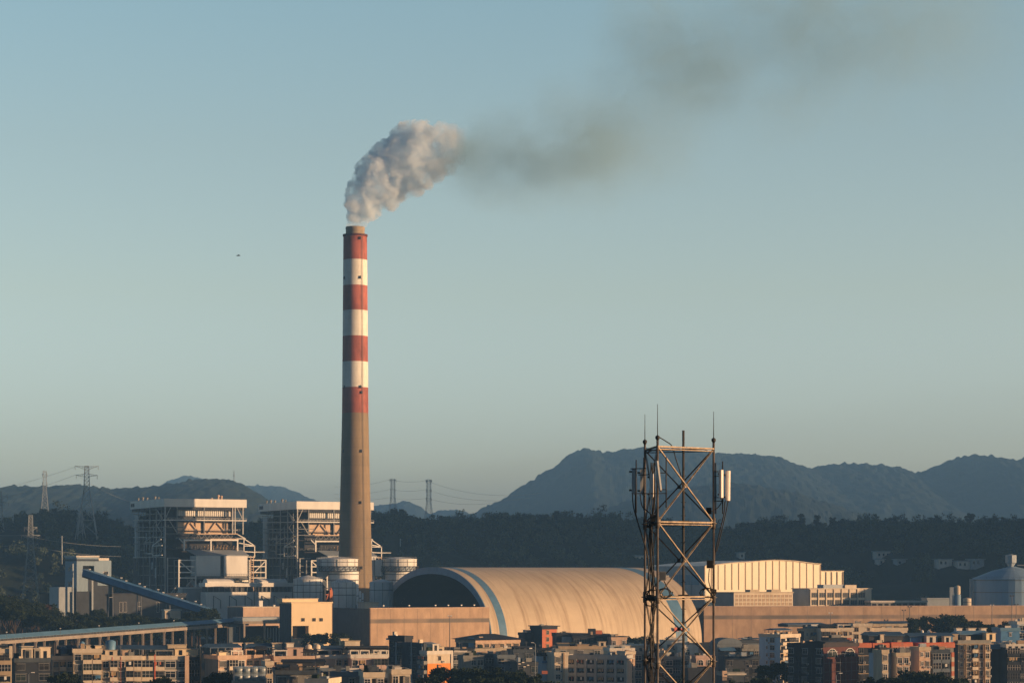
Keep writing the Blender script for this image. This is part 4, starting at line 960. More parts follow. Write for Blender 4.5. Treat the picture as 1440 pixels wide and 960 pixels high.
def wire(label, pts, r=.09):
    m = MB(); P = [W(*p) for p in pts]
    for A, B in zip(P, P[1:]):
        sag = (B - A).length * .022; m.tube([A.lerp(B, k / 12) - Vector((0, 0, sag * 4 * k / 12 * (1 - k / 12))) for k in range(13)], r, 4, cap=False)
    tag(m.build('power_line', 'pylon'), label, 'power line', 'overhead power lines')
wire('upper power line running right from the two slim pylons', [(470, 684, 2600), (548, 674, 2500), (599, 675.5, 2420), (760, 693, 2100)])
wire('middle power line running right from the two slim pylons', [(470, 694, 2600), (549, 687.5, 2500), (599.5, 688, 2420), (745, 700, 2150)])
wire('lowest power line between the two slim pylons', [(470, 700, 2600), (549, 699, 2500), (599.5, 700, 2420), (700, 706, 2250)])
wire('power line strung from the largest pylon over the left trees', [(-60, 716, 1840), (107, 667, 1830), (260, 712, 2300)])
wire('power line falling right from the top of the largest pylon', [(-60, 700, 1840), (106, 656, 1830)])
wire('low power line across the dark left hillside', [(-60, 744, 1500), (31, 752, 1450), (170, 768, 1500)])
wire('lowest power line across the dark left hillside', [(-60, 764, 1500), (31, 765, 1450), (170, 782, 1500)])

# individually standing trees on the wooded ridge and the dark wood below the transfer tower
for px, py, lab in ((1127, 719, 'flat topped tree poking above the wooded ridge, leftmost of three'), (1149, 721, 'slim tree poking above the wooded ridge, middle of three'), (1171, 724, 'narrow tree poking above the wooded ridge, rightmost of three'), (815, 718, 'tall pointed tree on the ridge below the big hill'), (1364, 719, 'lone tree above the right part of the wooded ridge'), (626, 722, 'round tree on the ridge right of the slim pylons')):
    Y = 1960; tree('tall' if px not in (1364, 626) else 'round', lab, px, py, Y, 1.15 if px != 626 else 1.5, 'trees standing above the wooded ridge', ground=wood_z((px - 720) / F * WY, Y) - 1)
q = random.Random(12)
FP = [(0, 822), (40, 832), (60, 842), (100, 850), (150, 851), (200, 855), (230, 858), (262, 858), (300, 858), (335, 880)]
for k in range(84):
    px = q.uniform(-25, 318); top = interp(FP, px); Y = q.uniform(1075, 1135) if px > 215 else q.uniform(1020, 1150)
    depth = (1150 - Y) / 130
    py = top - 3 + depth * 20 + q.uniform(0, 7)
    if px > 225: py = max(py, 862 + q.uniform(0, 14) if px < 262 else top + q.uniform(0, 10))
    Y = max(Y, 950 + (px + 60) / 403 * 190)
    kind = q.choice(('broad', 'round', 'broad', 'loose'))
    tree(kind, 'dark broadleaf tree in the dense wood between the transfer tower and the conveyor bridge', px, py, Y, q.uniform(.9, 1.35), 'trees of the dark wood behind the conveyor bridge')
for px, py, lab in ((292, 850, 'dark tree hiding the lower end of the blue gallery'), (274, 855, 'dark tree just left of the lower end of the blue gallery')): tree('broad', lab, px, py, 1132, 1.25, 'trees of the dark wood behind the conveyor bridge')
for px, py, Y, s_ in ((38, 850, 1090, 1.0), (63, 848, 1100, 1.25), (14, 836, 1110, .9)): tree('rust', {38: 'rust brown bush on the dark wooded bank, middle of three', 63: 'largest rust brown bush on the dark wooded bank', 14: 'smallest rust brown bush by the left picture edge'}[px], px, py, Y, s_, 'rust brown bushes on the bank')

# ------------------------------------------------------------------ smoke
def smoke_dense():
    q = random.Random(31)
    ctr = [(498, 326, 9.5), (498, 316, 10), (499, 306, 11), (501, 296, 13), (503, 284, 18), (512, 285, 18), (507, 268, 19), (520, 268, 21), (518, 252, 22), (534, 258, 24), (528, 238, 24), (548, 246, 27), (541, 224, 26), (562, 236, 28), (560, 215, 27),
           (578, 232, 27), (572, 203, 24), (586, 190, 20), (590, 216, 27), (601, 232, 24), (606, 205, 26), (618, 222, 24), (625, 197, 22), (634, 212, 20), (640, 190, 15), (643, 205, 15), (570, 185, 14), (532, 276, 18), (545, 270, 18), (562, 262, 19), (580, 258, 18), (596, 252, 15), (548, 283, 12), (527, 291, 12), (520, 301, 9), (512, 309, 8), (630, 232, 15), (648, 186, 9), (612, 246, 12)]
    m = MB(); k = YC / F
    import bmesh
    bm = bmesh.new()
    def ball(p, r):
        g = bmesh.ops.create_icosphere(bm, subdivisions=2, radius=r); bmesh.ops.translate(bm, verts=g['verts'], vec=p)
    for i, (px, py, r) in enumerate(ctr):
        p = W(px, py, YC); rr = r * k * .98; p.y += q.uniform(-.35, .35) * rr * (0 if i < 3 else 1); ball(p, rr)
        if i > 3:
            for _ in range(7):
                a = Vector((q.gauss(0, 1), q.gauss(0, 1) - .3, q.gauss(0, 1))).normalized(); ball(p + a * rr * .82, rr * q.uniform(.28, .5))
    me = bpy.data.meshes.new('smoke_head'); bm.to_mesh(me); bm.free()
    o = bpy.data.objects.new('smoke_head', me); COL.objects.link(o)
    o.modifiers.new('r', 'REMESH').mode = 'VOXEL'; o.modifiers['r'].voxel_size = .9
    for nm, sz, st in (('a', 5.0, 3.0), ('b', 2.0, 1.4)):
        tx = bpy.data.textures.new('smoke_' + nm, 'CLOUDS'); tx.noise_scale = sz; tx.noise_depth = 4
        dm = o.modifiers.new(nm, 'DISPLACE'); dm.texture = tx; dm.texture_coords = 'GLOBAL'; dm.strength = st * 1.6; dm.mid_level = .42
    dg = bpy.context.evaluated_depsgraph_get(); nm = bpy.data.meshes.new_from_object(o.evaluated_get(dg)); bpy.data.objects.remove(o)
    mt = bpy.data.materials.new('smoke_dense'); mt.use_nodes = True; n = mt.node_tree.nodes; l = mt.node_tree.links; n.remove(n['Principled BSDF'])
    v = n.new('ShaderNodeVolumePrincipled'); l.new(v.outputs[0], n['Material Output'].inputs['Volume'])
    v.inputs['Color'].default_value = (.88, .95, 1.0, 1); v.inputs['Anisotropy'].default_value = .1
    tc = n.new('ShaderNodeTexCoord'); nz = n.new('ShaderNodeTexNoise'); nz.inputs['Scale'].default_value = .11; nz.inputs['Detail'].default_value = 7; nz.inputs['Roughness'].default_value = .62; nz.inputs['Distortion'].default_value = .8
    mr = n.new('ShaderNodeMapRange'); mr.inputs[1].default_value = .42; mr.inputs[2].default_value = .60; mr.inputs[3].default_value = .035; mr.inputs[4].default_value = .36
    # thinner towards the ragged right hand end
    sp = n.new('ShaderNodeSeparateXYZ'); l.new(tc.outputs['Object'], sp.inputs[0]); fx = n.new('ShaderNodeMapRange'); fx.inputs[1].default_value = W(598, 0, YC).x; fx.inputs[2].default_value = W(662, 0, YC).x; fx.inputs[3].default_value = 1; fx.inputs[4].default_value = .03
    l.new(sp.outputs[0], fx.inputs[0]); mu = n.new('ShaderNodeMath'); mu.operation = 'MULTIPLY'
    l.new(tc.outputs['Object'], nz.inputs['Vector']); l.new(nz.outputs[0], mr.inputs[0]); l.new(mr.outputs[0], mu.inputs[0]); l.new(fx.outputs[0], mu.inputs[1]); l.new(mu.outputs[0], v.inputs['Density'])
    nm.materials.clear(); nm.materials.append(mt); mt.cycles.volume_step_rate = .6
    return nm
def smoke_tail():
    k = YC / F
    puffs = [(636, 206, 34, 34, 3.4), (655, 212, 44, 44, 2.6), (690, 222, 70, 62, 1.7), (728, 236, 80, 66, 1.4), (770, 226, 84, 72, 1.2), (760, 268, 70, 36, .8), (815, 200, 86, 74, 1.25), (840, 172, 70, 62, 1.0), (835, 236, 105, 70, .8), (890, 190, 105, 92, .75), (905, 35, 70, 85, 1.1), (945, 70, 80, 75, .9), (985, 108, 68, 60, 1.4), (930, 140, 100, 75, .85),
             (1000, 60, 80, 70, .8), (1110, 20, 120, 75, 1.1), (1160, 45, 120, 75, 1.0), (1130, 152, 38, 38, .6), (1060, 110, 150, 90, .7), (1250, 40, 140, 90, .8), (1210, 110, 130, 80, .5), (1350, 30, 130, 120, .6)]
    x0, x1, z0, z1 = W(600, 0, YC).x, W(1520, 0, YC).x, W(0, 320, YC).z, W(0, -130, YC).z
    m = MB(); m.box(x0, x1, YC - 52, YC + 52, z0, z1)
    mt = bpy.data.materials.new('smoke_thin'); mt.use_nodes = True; n = mt.node_tree.nodes; l = mt.node_tree.links; n.remove(n['Principled BSDF'])
    v = n.new('ShaderNodeVolumePrincipled'); l.new(v.outputs[0], n['Material Output'].inputs['Volume'])
    v.inputs['Color'].default_value = (.44, .62, .66, 1)
    tc = n.new('ShaderNodeTexCoord')
    nz = n.new('ShaderNodeTexNoise'); nz.inputs['Scale'].default_value = .045; nz.inputs['Detail'].default_value = 5; nz.inputs['Roughness'].default_value = .6; nz.inputs['Distortion'].default_value = .6; l.new(tc.outputs['Object'], nz.inputs['Vector'])
    nr = n.new('ShaderNodeMapRange'); nr.inputs[1].default_value = .34; nr.inputs[2].default_value = .68; nr.inputs[3].default_value = .35; nr.inputs[4].default_value = 1.5; l.new(nz.outputs[0], nr.inputs[0])
    # warp the coordinates so the puffs have ragged outlines
    wn = n.new('ShaderNodeTexNoise'); wn.inputs['Scale'].default_value = .03; wn.inputs['Detail'].default_value = 4; l.new(tc.outputs['Object'], wn.inputs['Vector'])
    ws = n.new('ShaderNodeVectorMath'); ws.operation = 'MULTIPLY_ADD'; l.new(wn.outputs[1], ws.inputs[0]); ws.inputs[1].default_value = (44, 24, 44); l.new(tc.outputs['Object'], ws.inputs[2])
    acc = None
    for px, py, rx, ry, s in puffs:
        c = W(px, py, YC); a = n.new('ShaderNodeVectorMath'); a.operation = 'SUBTRACT'; l.new(ws.outputs[0], a.inputs[0]); a.inputs[1].default_value = (c.x + 22, YC + 12, c.z + 22)
        b = n.new('ShaderNodeVectorMath'); b.operation = 'MULTIPLY'; l.new(a.outputs[0], b.inputs[0]); w_ = 1.0 if s > 2 else 1.22; s = s if s > 2 else s * .74
        b.inputs[1].default_value = (1 / (rx * k * w_), 1 / (min(rx, ry) * k * w_), 1 / (ry * k * w_))
        e = n.new('ShaderNodeVectorMath'); e.operation = 'LENGTH'; l.new(b.outputs[0], e.inputs[0])
        g = n.new('ShaderNodeMapRange'); g.interpolation_type = 'SMOOTHSTEP'; g.inputs[1].default_value = .1; g.inputs[2].default_value = 1.1; g.inputs[3].default_value = s; g.inputs[4].default_value = 0; l.new(e.outputs[1], g.inputs[0])
        if acc is None: acc = g.outputs[0]
        else: q = n.new('ShaderNodeMath'); q.operation = 'ADD'; l.new(acc, q.inputs[0]); l.new(g.outputs[0], q.inputs[1]); acc = q.outputs[0]
    q = n.new('ShaderNodeMath'); q.operation = 'MULTIPLY'; l.new(acc, q.inputs[0]); l.new(nr.outputs[0], q.inputs[1])
    q2 = n.new('ShaderNodeMath'); q2.operation = 'MULTIPLY'; l.new(q.outputs[0], q2.inputs[0]); q2.inputs[1].default_value = SMOKE_K; l.new(q2.outputs[0], v.inputs['Density'])
    me = m.mesh('smoke_drift', 'lamp_white'); me.materials.clear(); me.materials.append(mt); mt.cycles.volume_step_rate = 1.0
    return me
SMOKE_K = .0098
sm = link('smoke', smoke_dense()); tag(sm, 'white billowing smoke leaving the chimney and drifting right as thin haze', 'smoke', kind='stuff')
link('smoke_drift', smoke_tail(), sm)

# ------------------------------------------------------------------ the air
def haze():
    m = MB(); m.box(-9500, 9500, -1800, 11000, -17, 420)
    mt = bpy.data.materials.new('haze'); mt.use_nodes = True; n = mt.node_tree.nodes; n.remove(n['Principled BSDF'])
    v = n.new('ShaderNodeVolumePrincipled'); mt.node_tree.links.new(v.outputs[0], n['Material Output'].inputs['Volume'])
    v.inputs['Color'].default_value = (.23, .52, .95, 1); v.inputs['Density'].default_value = HAZE; v.inputs['Anisotropy'].default_value = 0
    me = m.mesh('haze', 'lamp_white'); me.materials.clear(); me.materials.append(mt)
    tag(link('haze', me), kind='stuff', label='thin blue evening haze filling the whole valley', cat='haze')
HAZE = 1.25e-4
haze()

# ------------------------------------------------------------------ the lattice mast in front
def mast():
    YT = 130; k = YT / F
    c0 = W(945, 805, YT); g = gz(c0.x, YT); zz = lambda py: HC + (HY - py) * k
    t = thing('lattice_tower', 'rusty three legged lattice tower carrying phone antennas, close in front', 'tower', (c0.x, YT, 0), 0)
    Rr = 59.5 * k; ang = [R(6.4), R(126.4), R(246.4)]
    LEG = [Vector((Rr * math.cos(a), Rr * math.sin(a), 0)) for a in ang]      # right, far left, near left
    top = zz(628)
    for i, l in enumerate(LEG):
        o = MB().tube([(l.x, l.y, g - .5), (l.x, l.y, zz(622))], .07 if i != 1 else .066, 10).build('leg', 'tower_leg', t, True)
        for py in (735.5, 839.5, 929.5):
            m = MB(); z = zz(py); m.tube([(l.x, l.y, z - .32), (l.x, l.y, z + .32)], .115, 10); m.tube([(l.x, l.y, z - .03), (l.x, l.y, z + .03)], .2, 12)
            m.build('flange', 'tower_leg', o, True)
    lev = [631.5, 735.5, 839.5, 929.5, 1020, 1112, 1204, 1296, 1390, 1480, 1570, 1660, 1750, 1840, 1930, 2020, 2057]
    A = lambda i, py: Vector((LEG[i].x, LEG[i].y, zz(py)))
    def angle(p, q, w, n, mt, name, parent=t):      # an L section: one leg along the face, one standing off it
        m = MB(); d = (q - p).normalized(); n = Vector(n); s = d.cross(n).normalized()
        if s.z < 0: s = -s
        m.hexa(hx(p, q, s * w, n * .018)); m.hexa(hx(p - n * .02, q - n * .02, s * .018, -n * w * .9)); return m.build(name, mt, parent)
    def hx(p, q, a, b): return [p, p + b, q + b, q, p + a, p + a + b, q + a + b, q + a]
    for (i, j), mt in (((2, 0), 'tower_steel'), ((1, 0), 'tower_dark'), ((2, 1), 'tower_dark')):  # lit face in pale steel, rear faces painted dark for their shade
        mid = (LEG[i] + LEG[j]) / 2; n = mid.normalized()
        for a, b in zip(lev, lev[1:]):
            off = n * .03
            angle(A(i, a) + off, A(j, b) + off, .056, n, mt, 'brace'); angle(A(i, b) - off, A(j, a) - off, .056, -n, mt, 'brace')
            if a > 1100: continue
            p = (A(i, a) + A(j, b)) / 2; m = MB(); u = (LEG[j] - LEG[i]).normalized()
            m.box(-.1, .1, -.012, .012, -.1, .1); o = m.build('gusset_plate', mt, t); o.location = p; o.rotation_euler = (0, 0, math.atan2(u.y, u.x))
            for e in (i, j):
                m = MB(); m.box(-.02, .2, -.012, .012, -.2, .2); o = m.build('gusset_plate', mt, t); o.location = A(e, b); vv = (LEG[j] - LEG[i]) * (1 if e == i else -1); o.rotation_euler = (0, 0, math.atan2(vv.y, vv.x))
        for py in (631.5, 735.5, 839.5):
            angle(A(i, py) + n * .05, A(j, py) + n * .05, .085, n, mt, 'strut'); angle(A(i, py + 3) - n * .02, A(j, py + 3) - n * .02, .05, -n, mt, 'strut')
    # climbing ladder / cable tray up the middle
    xm = (961 - 945) * k; ym = -.02; m = MB()
    m.tube([(xm, ym, g), (xm, ym, zz(605))], .07, 8)
    for q in range(75): z = g + .3 + q * .76; m.bar((xm - .14, ym, z), (xm + .14, ym, z), .035) if z < zz(606) else None
    m.build('cable_ladder', 'tower_dark', t)
    for py in (735, 839): m = MB(); m.box(xm - .3, xm + .3, ym - .1, ym + .1, zz(py) - .03, zz(py) + .14); m.build('clamp', 'tower_dark', t)
    # lightning rods
    for i, py in ((1, 579), (2, 572), (0, 578)):
        l = LEG[i]; m = MB(); m.tube([(l.x, l.y, zz(622)), (l.x, l.y, zz(619)), (l.x, l.y, zz(616.5)), (l.x, l.y, zz(615))], [.06, .13, .12, .04], 8); m.tube([(l.x, l.y, zz(616)), (l.x, l.y, zz(py))], [.028, .014], 6); m.build('lightning_rod', 'tower_dark', t, True)
    # panel antennas on their masts
    def panel(px, pt, pb, w, dep, y, mt='antenna', lean=0, rz=0):
        x = (px - 945) * k; z0, z1 = zz(pb), zz(pt); m = MB(); n = 8; h = z1 - z0
        pf = [(-w / 2, 0), (-w / 2, -dep * .6), (-w * .3, -dep), (w * .3, -dep), (w / 2, -dep * .6), (w / 2, 0)]
        for q in range(len(pf)): a, b = pf[q], pf[(q + 1) % len(pf)]; m.poly([(a[0], a[1], 0), (b[0], b[1], 0), (b[0], b[1], h), (a[0], a[1], h)])
        m.poly([(p[0], p[1], h) for p in pf]); m.poly([(p[0], p[1], 0) for p in reversed(pf)])
        o = m.build('panel_antenna', mt, t); o.location = (x, y, z0); o.rotation_euler = (0, lean, rz)
        m = MB()
        for q in (.12, .86): m.box(-w * .25, w * .25, 0.002, .16, h * q - .05, h * q + .05)
        for dx in (-w * .25, 0, w * .25): m.tube([(dx, -dep * .5, -.002), (dx, -dep * .5, -.1)], .022, 6)
        m.build('bracket', 'tower_dark', o); return o
    def pole(px, pt, pb, y, r=.035, name='antenna_mast'):
        x = (px - 945) * k; MB().tube([(x, y, zz(pb)), (x, y, zz(pt))], r, 7).build(name, 'tower_dark', t, True)
    yr, yl = LEG[0].y, LEG[2].y
    panel(1013.2, 660.5, 699.5, .26, .16, yr - .25, 'antenna', 0, R(38)); panel(1022.4, 661.5, 703.5, .30, .17, yr - .1, 'antenna', R(1.5), R(52))
    pole(1007, 650, 722, yr - .05); pole(1016.8, 648, 722, yr); 
    for py in (662.5, 669, 699, 704): MB().bar(((1004 - 945) * k, yr, zz(py)), ((1018 - 945) * k, yr - .06, zz(py)), .05).build('mount_arm', 'tower_dark', t)
    panel(887.3, 659, 694, .11, .26, yl + 1.2, 'antenna_grey', R(3.5), R(80)); panel(898.6, 661, 695, .11, .24, yl + 1.0, 'antenna_grey', R(2), R(84)); panel(911.5, 668, 700, .14, .2, yl + .3, 'antenna', 0, R(60)); panel(924.0, 650.5, 691, .16, .2, yl - .2, 'antenna_grey', R(-7.5), R(20))
    for px, pt, pb in ((892.7, 648, 722), (903.3, 645, 718), (933, 645, 715)): pole(px, pt, pb, yl + (.8 if px < 920 else -.05))
    for py, a, b in ((660.5, 885, 906), (695.5, 888, 934), (669, 896, 912), (667, 921, 934), (690, 921, 934)): MB().bar(((a - 945) * k, yl + .75 * (b < 920), zz(py)), ((b - 945) * k, yl - .05 + .3 * (b < 920), zz(py)), .05).build('mount_arm', 'tower_dark', t)
    for py in (660.5, 695.5): MB().bar(((903 - 945) * k, yl + .8, zz(py)), (LEG[1].x, LEG[1].y, zz(py)), .055).build('mount_arm', 'tower_dark', t)
    # radio units
    for px, pt, pb, wd, y, mt in ((997.5, 787.5, 798.5, .34, yr - .5, 'tower_dark'), (928.3, 803, 815.5, .36, yl + .1, 'steel_mid'), (998, 713, 722, .3, yr + .3, 'tower_dark'), (916, 724, 738, .3, yl + .5, 'tower_dark')):
        x = (px - 945) * k; m = MB(); m.box(x - wd / 2, x + wd / 2, y - .12, y + .12, zz(pb), zz(pt))
        for q in range(6): xx = x - wd / 2 + wd * (q + .5) / 6; m.box(xx - .012, xx + .012, y - .16, y - .121, zz(pb) + .03, zz(pt) - .03)
        m.bar((x + wd / 2, y, zz((pt + pb) / 2)), (x + wd / 2 + .18, y + .1, zz((pt + pb) / 2)), .06); m.build('radio_unit', mt, t)
    # cables
    def cable(pts, r=.03, mt='rubber'):
        P = [Vector(((px - 945) * k, y, zz(py))) for px, py, y in pts]; out = []
        for q in range(len(P) - 1):
            p0, p1, p2, p3 = P[max(q - 1, 0)], P[q], P[q + 1], P[min(q + 2, len(P) - 1)]
            for s in range(8):
                u = s / 8; out.append(.5 * ((2 * p1) + (p2 - p0) * u + (2 * p0 - 5 * p1 + 4 * p2 - p3) * u * u + (3 * p1 - p0 - 3 * p2 + p3) * u ** 3))
        out.append(P[-1]); MB().tube(out, r, 6).build('cable', mt, t, True)
    cable([(888, 694, yl + 1.1), (889, 712, yl + 1), (895, 735, yl + .8), (903, 762, yl + .6), (909, 790, yl + .5), (911, 840, yl + .6)], .035)
    cable([(892, 695, yl + 1.1), (892, 718, yl + 1), (898, 745, yl + .8), (908, 778, yl + .6), (912, 830, yl + .6)], .03)
    cable([(898.5, 696, yl + 1), (901, 712, yl + .9), (908, 719, yl + .7), (913, 724, yl + .5)], .03)
    cable([(1020, 704, yr - .1), (1018.5, 722, yr - .1), (1013, 745, yr - .1), (1008, 768, yr - .05), (1005.5, 790, yr + .1), (1005, 840, yr + .1)], .036)
    cable([(1024, 704, yr - .1), (1021, 722, yr), (1015, 748, yr), (1008.5, 775, yr)], .03)
    cable([(1016.5, 700, yr), (1014, 708, yr), (1009, 714, yr), (1004.5, 716, yr)], .03)
    cable([(924, 618, yl), (933, 622, yl + .6), (944, 628, yl + 1.6), (950, 645, yl + 2), (957, 668, yl + 2), (960, 690, yl + 2)], .03)
    q = random.Random(4)
    for s in range(4):      # feeder bundle strapped between the two left legs
        pts = []; x0 = q.uniform(-4, 3.5)
        for j in range(13):
            py = 652 + j * 32; pts.append((915 + x0 * math.sin(j * 1.1 + s) + q.uniform(-1.6, 1.6) - j * .12, py, yl + .75 + .2 * math.cos(j + s)))
        cable(pts, q.uniform(.028, .042))
    cable([(914, 660, yl + .4), (918, 700, yl + .3), (912, 760, yl + .6), (917, 836, yl + .6), (913, 900, yl + .4), (914, 985, yl + .4)], .045)
    def loop(px, py, r, y): MB().tube([((px - 945) * k + math.cos(a * .3) * r * (1 + .02 * a), y + .01 * a, zz(py) + math.sin(a * .3) * r) for a in range(44)], .035, 6).build('cable_coil', 'rubber', t, True)
    loop(931, 833, .26, yl - .05); loop(995, 833, .27, yr - .6); loop(916, 836, .30, yl + .4); loop(917, 737, .22, yl + .5); loop(912, 846, .2, yl + .6)
    for px, py, y in ((912, 838, yl + .5), (916, 736, yl + .5), (913, 926, yl + .5), (1003, 831, yr)):
        x = (px - 945) * k; MB().box(x - .16, x + .2, y - .1, y + .14, zz(py) - .12, zz(py) + .12).build('junction_box', 'tower_dark', t)
    cable([(930, 816, yl), (934, 824, yl), (938, 833, yl), (932, 841, yl), (925, 836, yl)], .03); cable([(997, 799, yr - .5), (996, 815, yr - .5), (999, 828, yr - .5), (1001, 838, yr - .4)], .03)
mast()

def bird():
    b = W(335, 359.5, 900); t = thing('bird', 'tiny dark bird flying in the sky left of the chimney', 'bird', b, R(20)); t.scale = (2.2, 2.2, 2.2)
    import bmesh
    m = MB(); m.tube([(-.32, 0, 0), (-.2, 0, .02), (0, 0, .03), (.2, 0, .02), (.33, 0, .03), (.42, 0, .02)], [.02, .07, .1, .08, .055, .01], 8)
    for s in (-1, 1):
        P = [(.12, s * .05, .04), (.16, s * .42, .16), (.02, s * .85, .06), (-.08, s * .8, .05), (-.06, s * .4, .14), (-.12, s * .05, .04)]
        m.poly(P); m.poly([(x, y, z - .02) for x, y, z in reversed(P)])
    m.poly([(-.3, -.03, 0), (-.5, -.1, 0), (-.5, .1, 0), (-.3, .03, 0)]); m.build('body', 'tower_dark', t, True)
bird()

# ------------------------------------------------------------------ the town
ZB = -15.0
MESHES = {}
def win_mesh(kind, w, h, gm, fm):
    key = (kind, round(w, 2), round(h, 2), gm, fm)
    if key in MESHES: return MESHES[key]
    m = MB(); e = .1
    if kind == 'w':
        m.box(-w / 2, w / 2, -.04, .05, 0, h, 0)
        m.box(-w / 2 - e, -w / 2, -.13, 0, -e, h + e, 1); m.box(w / 2, w / 2 + e, -.13, 0, -e, h + e, 1); m.box(-w / 2, w / 2, -.13, 0, h, h + e, 1); m.box(-w / 2 - .15, w / 2 + .15, -.24, 0, -e, 0, 1)
        m.box(-.035, .035, -.1, -.041, 0, h, 1); m.box(-w / 2, -.036, -.1, -.041, h * .66, h * .66 + .06, 1); m.box(.036, w / 2, -.1, -.041, h * .66, h * .66 + .06, 1)
        m.box(-w / 2 - .3, w / 2 + .3, -.55, 0, h + e + .12, h + e + .2, 1)
    elif kind == 'c':     # window behind a projecting security cage
        m.box(-w / 2, w / 2, -.04, .05, 0, h, 0); n = max(4, int(w / .28))
        for k in range(n + 1): x = -w / 2 + w * k / n; m.box(x - .025, x + .025, -.55, -.5, -.1, h + .1, 1)
        m.box(-w / 2, w / 2, -.56, -.49, -.16, -.1, 1); m.box(-w / 2, w / 2, -.56, -.49, h + .1, h + .16, 1); m.box(-w / 2, w / 2, -.5, 0, -.14, -.1, 1); m.box(-w / 2 - .1, w / 2 + .1, -.7, 0, h + .17, h + .24, 1)
    elif kind == 'a':     # arched
        pts = [(-w / 2, 0), (w / 2, 0)] + [(math.cos(a * math.pi / 10) * w / 2, h - w / 2 + math.sin(a * math.pi / 10) * w / 2) for a in range(11)]
        m.poly([(x, -.06, z) for x, z in pts], 0)
        for (x0, z0), (x1, z1) in zip(pts[1:], pts[2:] + pts[:1]): m.bar((x0, -.1, z0), (x1, -.1, z1), .16, .16, 1)
        m.box(-.05, .05, -.14, -.07, 0, h, 1); m.box(-w / 2, -.051, -.14, -.07, h * .55, h * .55 + .09, 1); m.box(.051, w / 2, -.14, -.07, h * .55, h * .55 + .09, 1)
    MESHES[key] = m.mesh('window', [gm, fm]); return MESHES[key]
def balc_mesh(kind, w, h, pm, gm, q):
    key = (kind, round(w, 2), round(h, 2), pm, gm, q)
    if key in MESHES: return MESHES[key]
    m = MB(); D = 1.25
    m.box(-w / 2, w / 2, -D, 0, -.14, 0, 0)
    m.box(-w / 2, w / 2, -D, -D + .12, 0, 1.0, 0); m.box(-w / 2, -w / 2 + .1, -D + .121, 0, 0, .98, 0); m.box(w / 2 - .1, w / 2, -D + .121, 0, 0, .98, 0)
    m.box(-w / 2 + .15, w / 2 - .15, -.05, .04, .02, h - .5, 1)
    m.box(-.06, .06, -.1, -.051, .02, h - .5, 2)
    if kind == 'g':       # glazed in
        m.box(-w / 2 + .02, w / 2 - .02, -D + .03, -D + .07, 1.0, h - .15, 1); n = max(2, int(w / .8))
        for k in range(n + 1): x = -w / 2 + w * k / n; m.box(x - .035, x + .035, -D - .02, -D + .029, 1.0, h - .15, 2)
        m.box(-w / 2, w / 2, -D - .01, -D + .028, 1.9, 1.96, 2); m.box(-w / 2, w / 2, -D, 0, h - .15, h - .141, 2)
    elif kind == 'c':     # barred
        n = max(4, int(w / .3))
        for k in range(n + 1): x = -w / 2 + w * k / n; m.box(x - .022, x + .022, -D + .04, -D + .08, 1.0, h - .15, 2)
        m.box(-w / 2, w / 2, -D + .03, -D + .09, 1.75, 1.8, 2)
    else:                 # open, with things left on it
        r = random.Random(q)
        for k in range(3):
            x = r.uniform(-w / 2 + .3, w / 2 - .8); m.box(x, x + r.uniform(.3, .6), -D + .3, -.4, 0, r.uniform(.7, 1.6), 2 if k else 0)
        m.bar((-w / 2, -D + .25, h - .45), (w / 2, -D + .25, h - .45), .05, .05, 2)
        for k in range(q + 1): x = r.uniform(-w / 2 + .2, w / 2 - .9); m.box(x, x + r.uniform(.35, .7), -D + .23, -D + .27, h - .45 - r.uniform(.7, 1.2), h - .46, 3)
    MESHES[key] = m.mesh('balcony', [pm, gm, 'frame_white' if q % 2 else 'steel_mid', ('clad_white', 'coral', 'blue_sheet', 'pipe')[q % 4]]); return MESHES[key]
def ac_mesh():
    if 'ac' not in MESHES:
        m = MB(); m.box(-.42, .42, -.42, -.1, 0, .62, 0); m.lathe([(.24, 0), (.24, .02)], 10, (0, 0), 1); m.bar((-.35, -.1, -.02), (-.35, 0, -.25), .05, .05, 1); m.bar((.35, -.1, -.02), (.35, 0, -.25), .05, .05, 1); m.box(-.3, .3, -.45, -.421, .08, .54, 1)
        MESHES['ac'] = m.mesh('air_conditioner', ['frame_white', 'frame_dark'])
    return MESHES['ac']

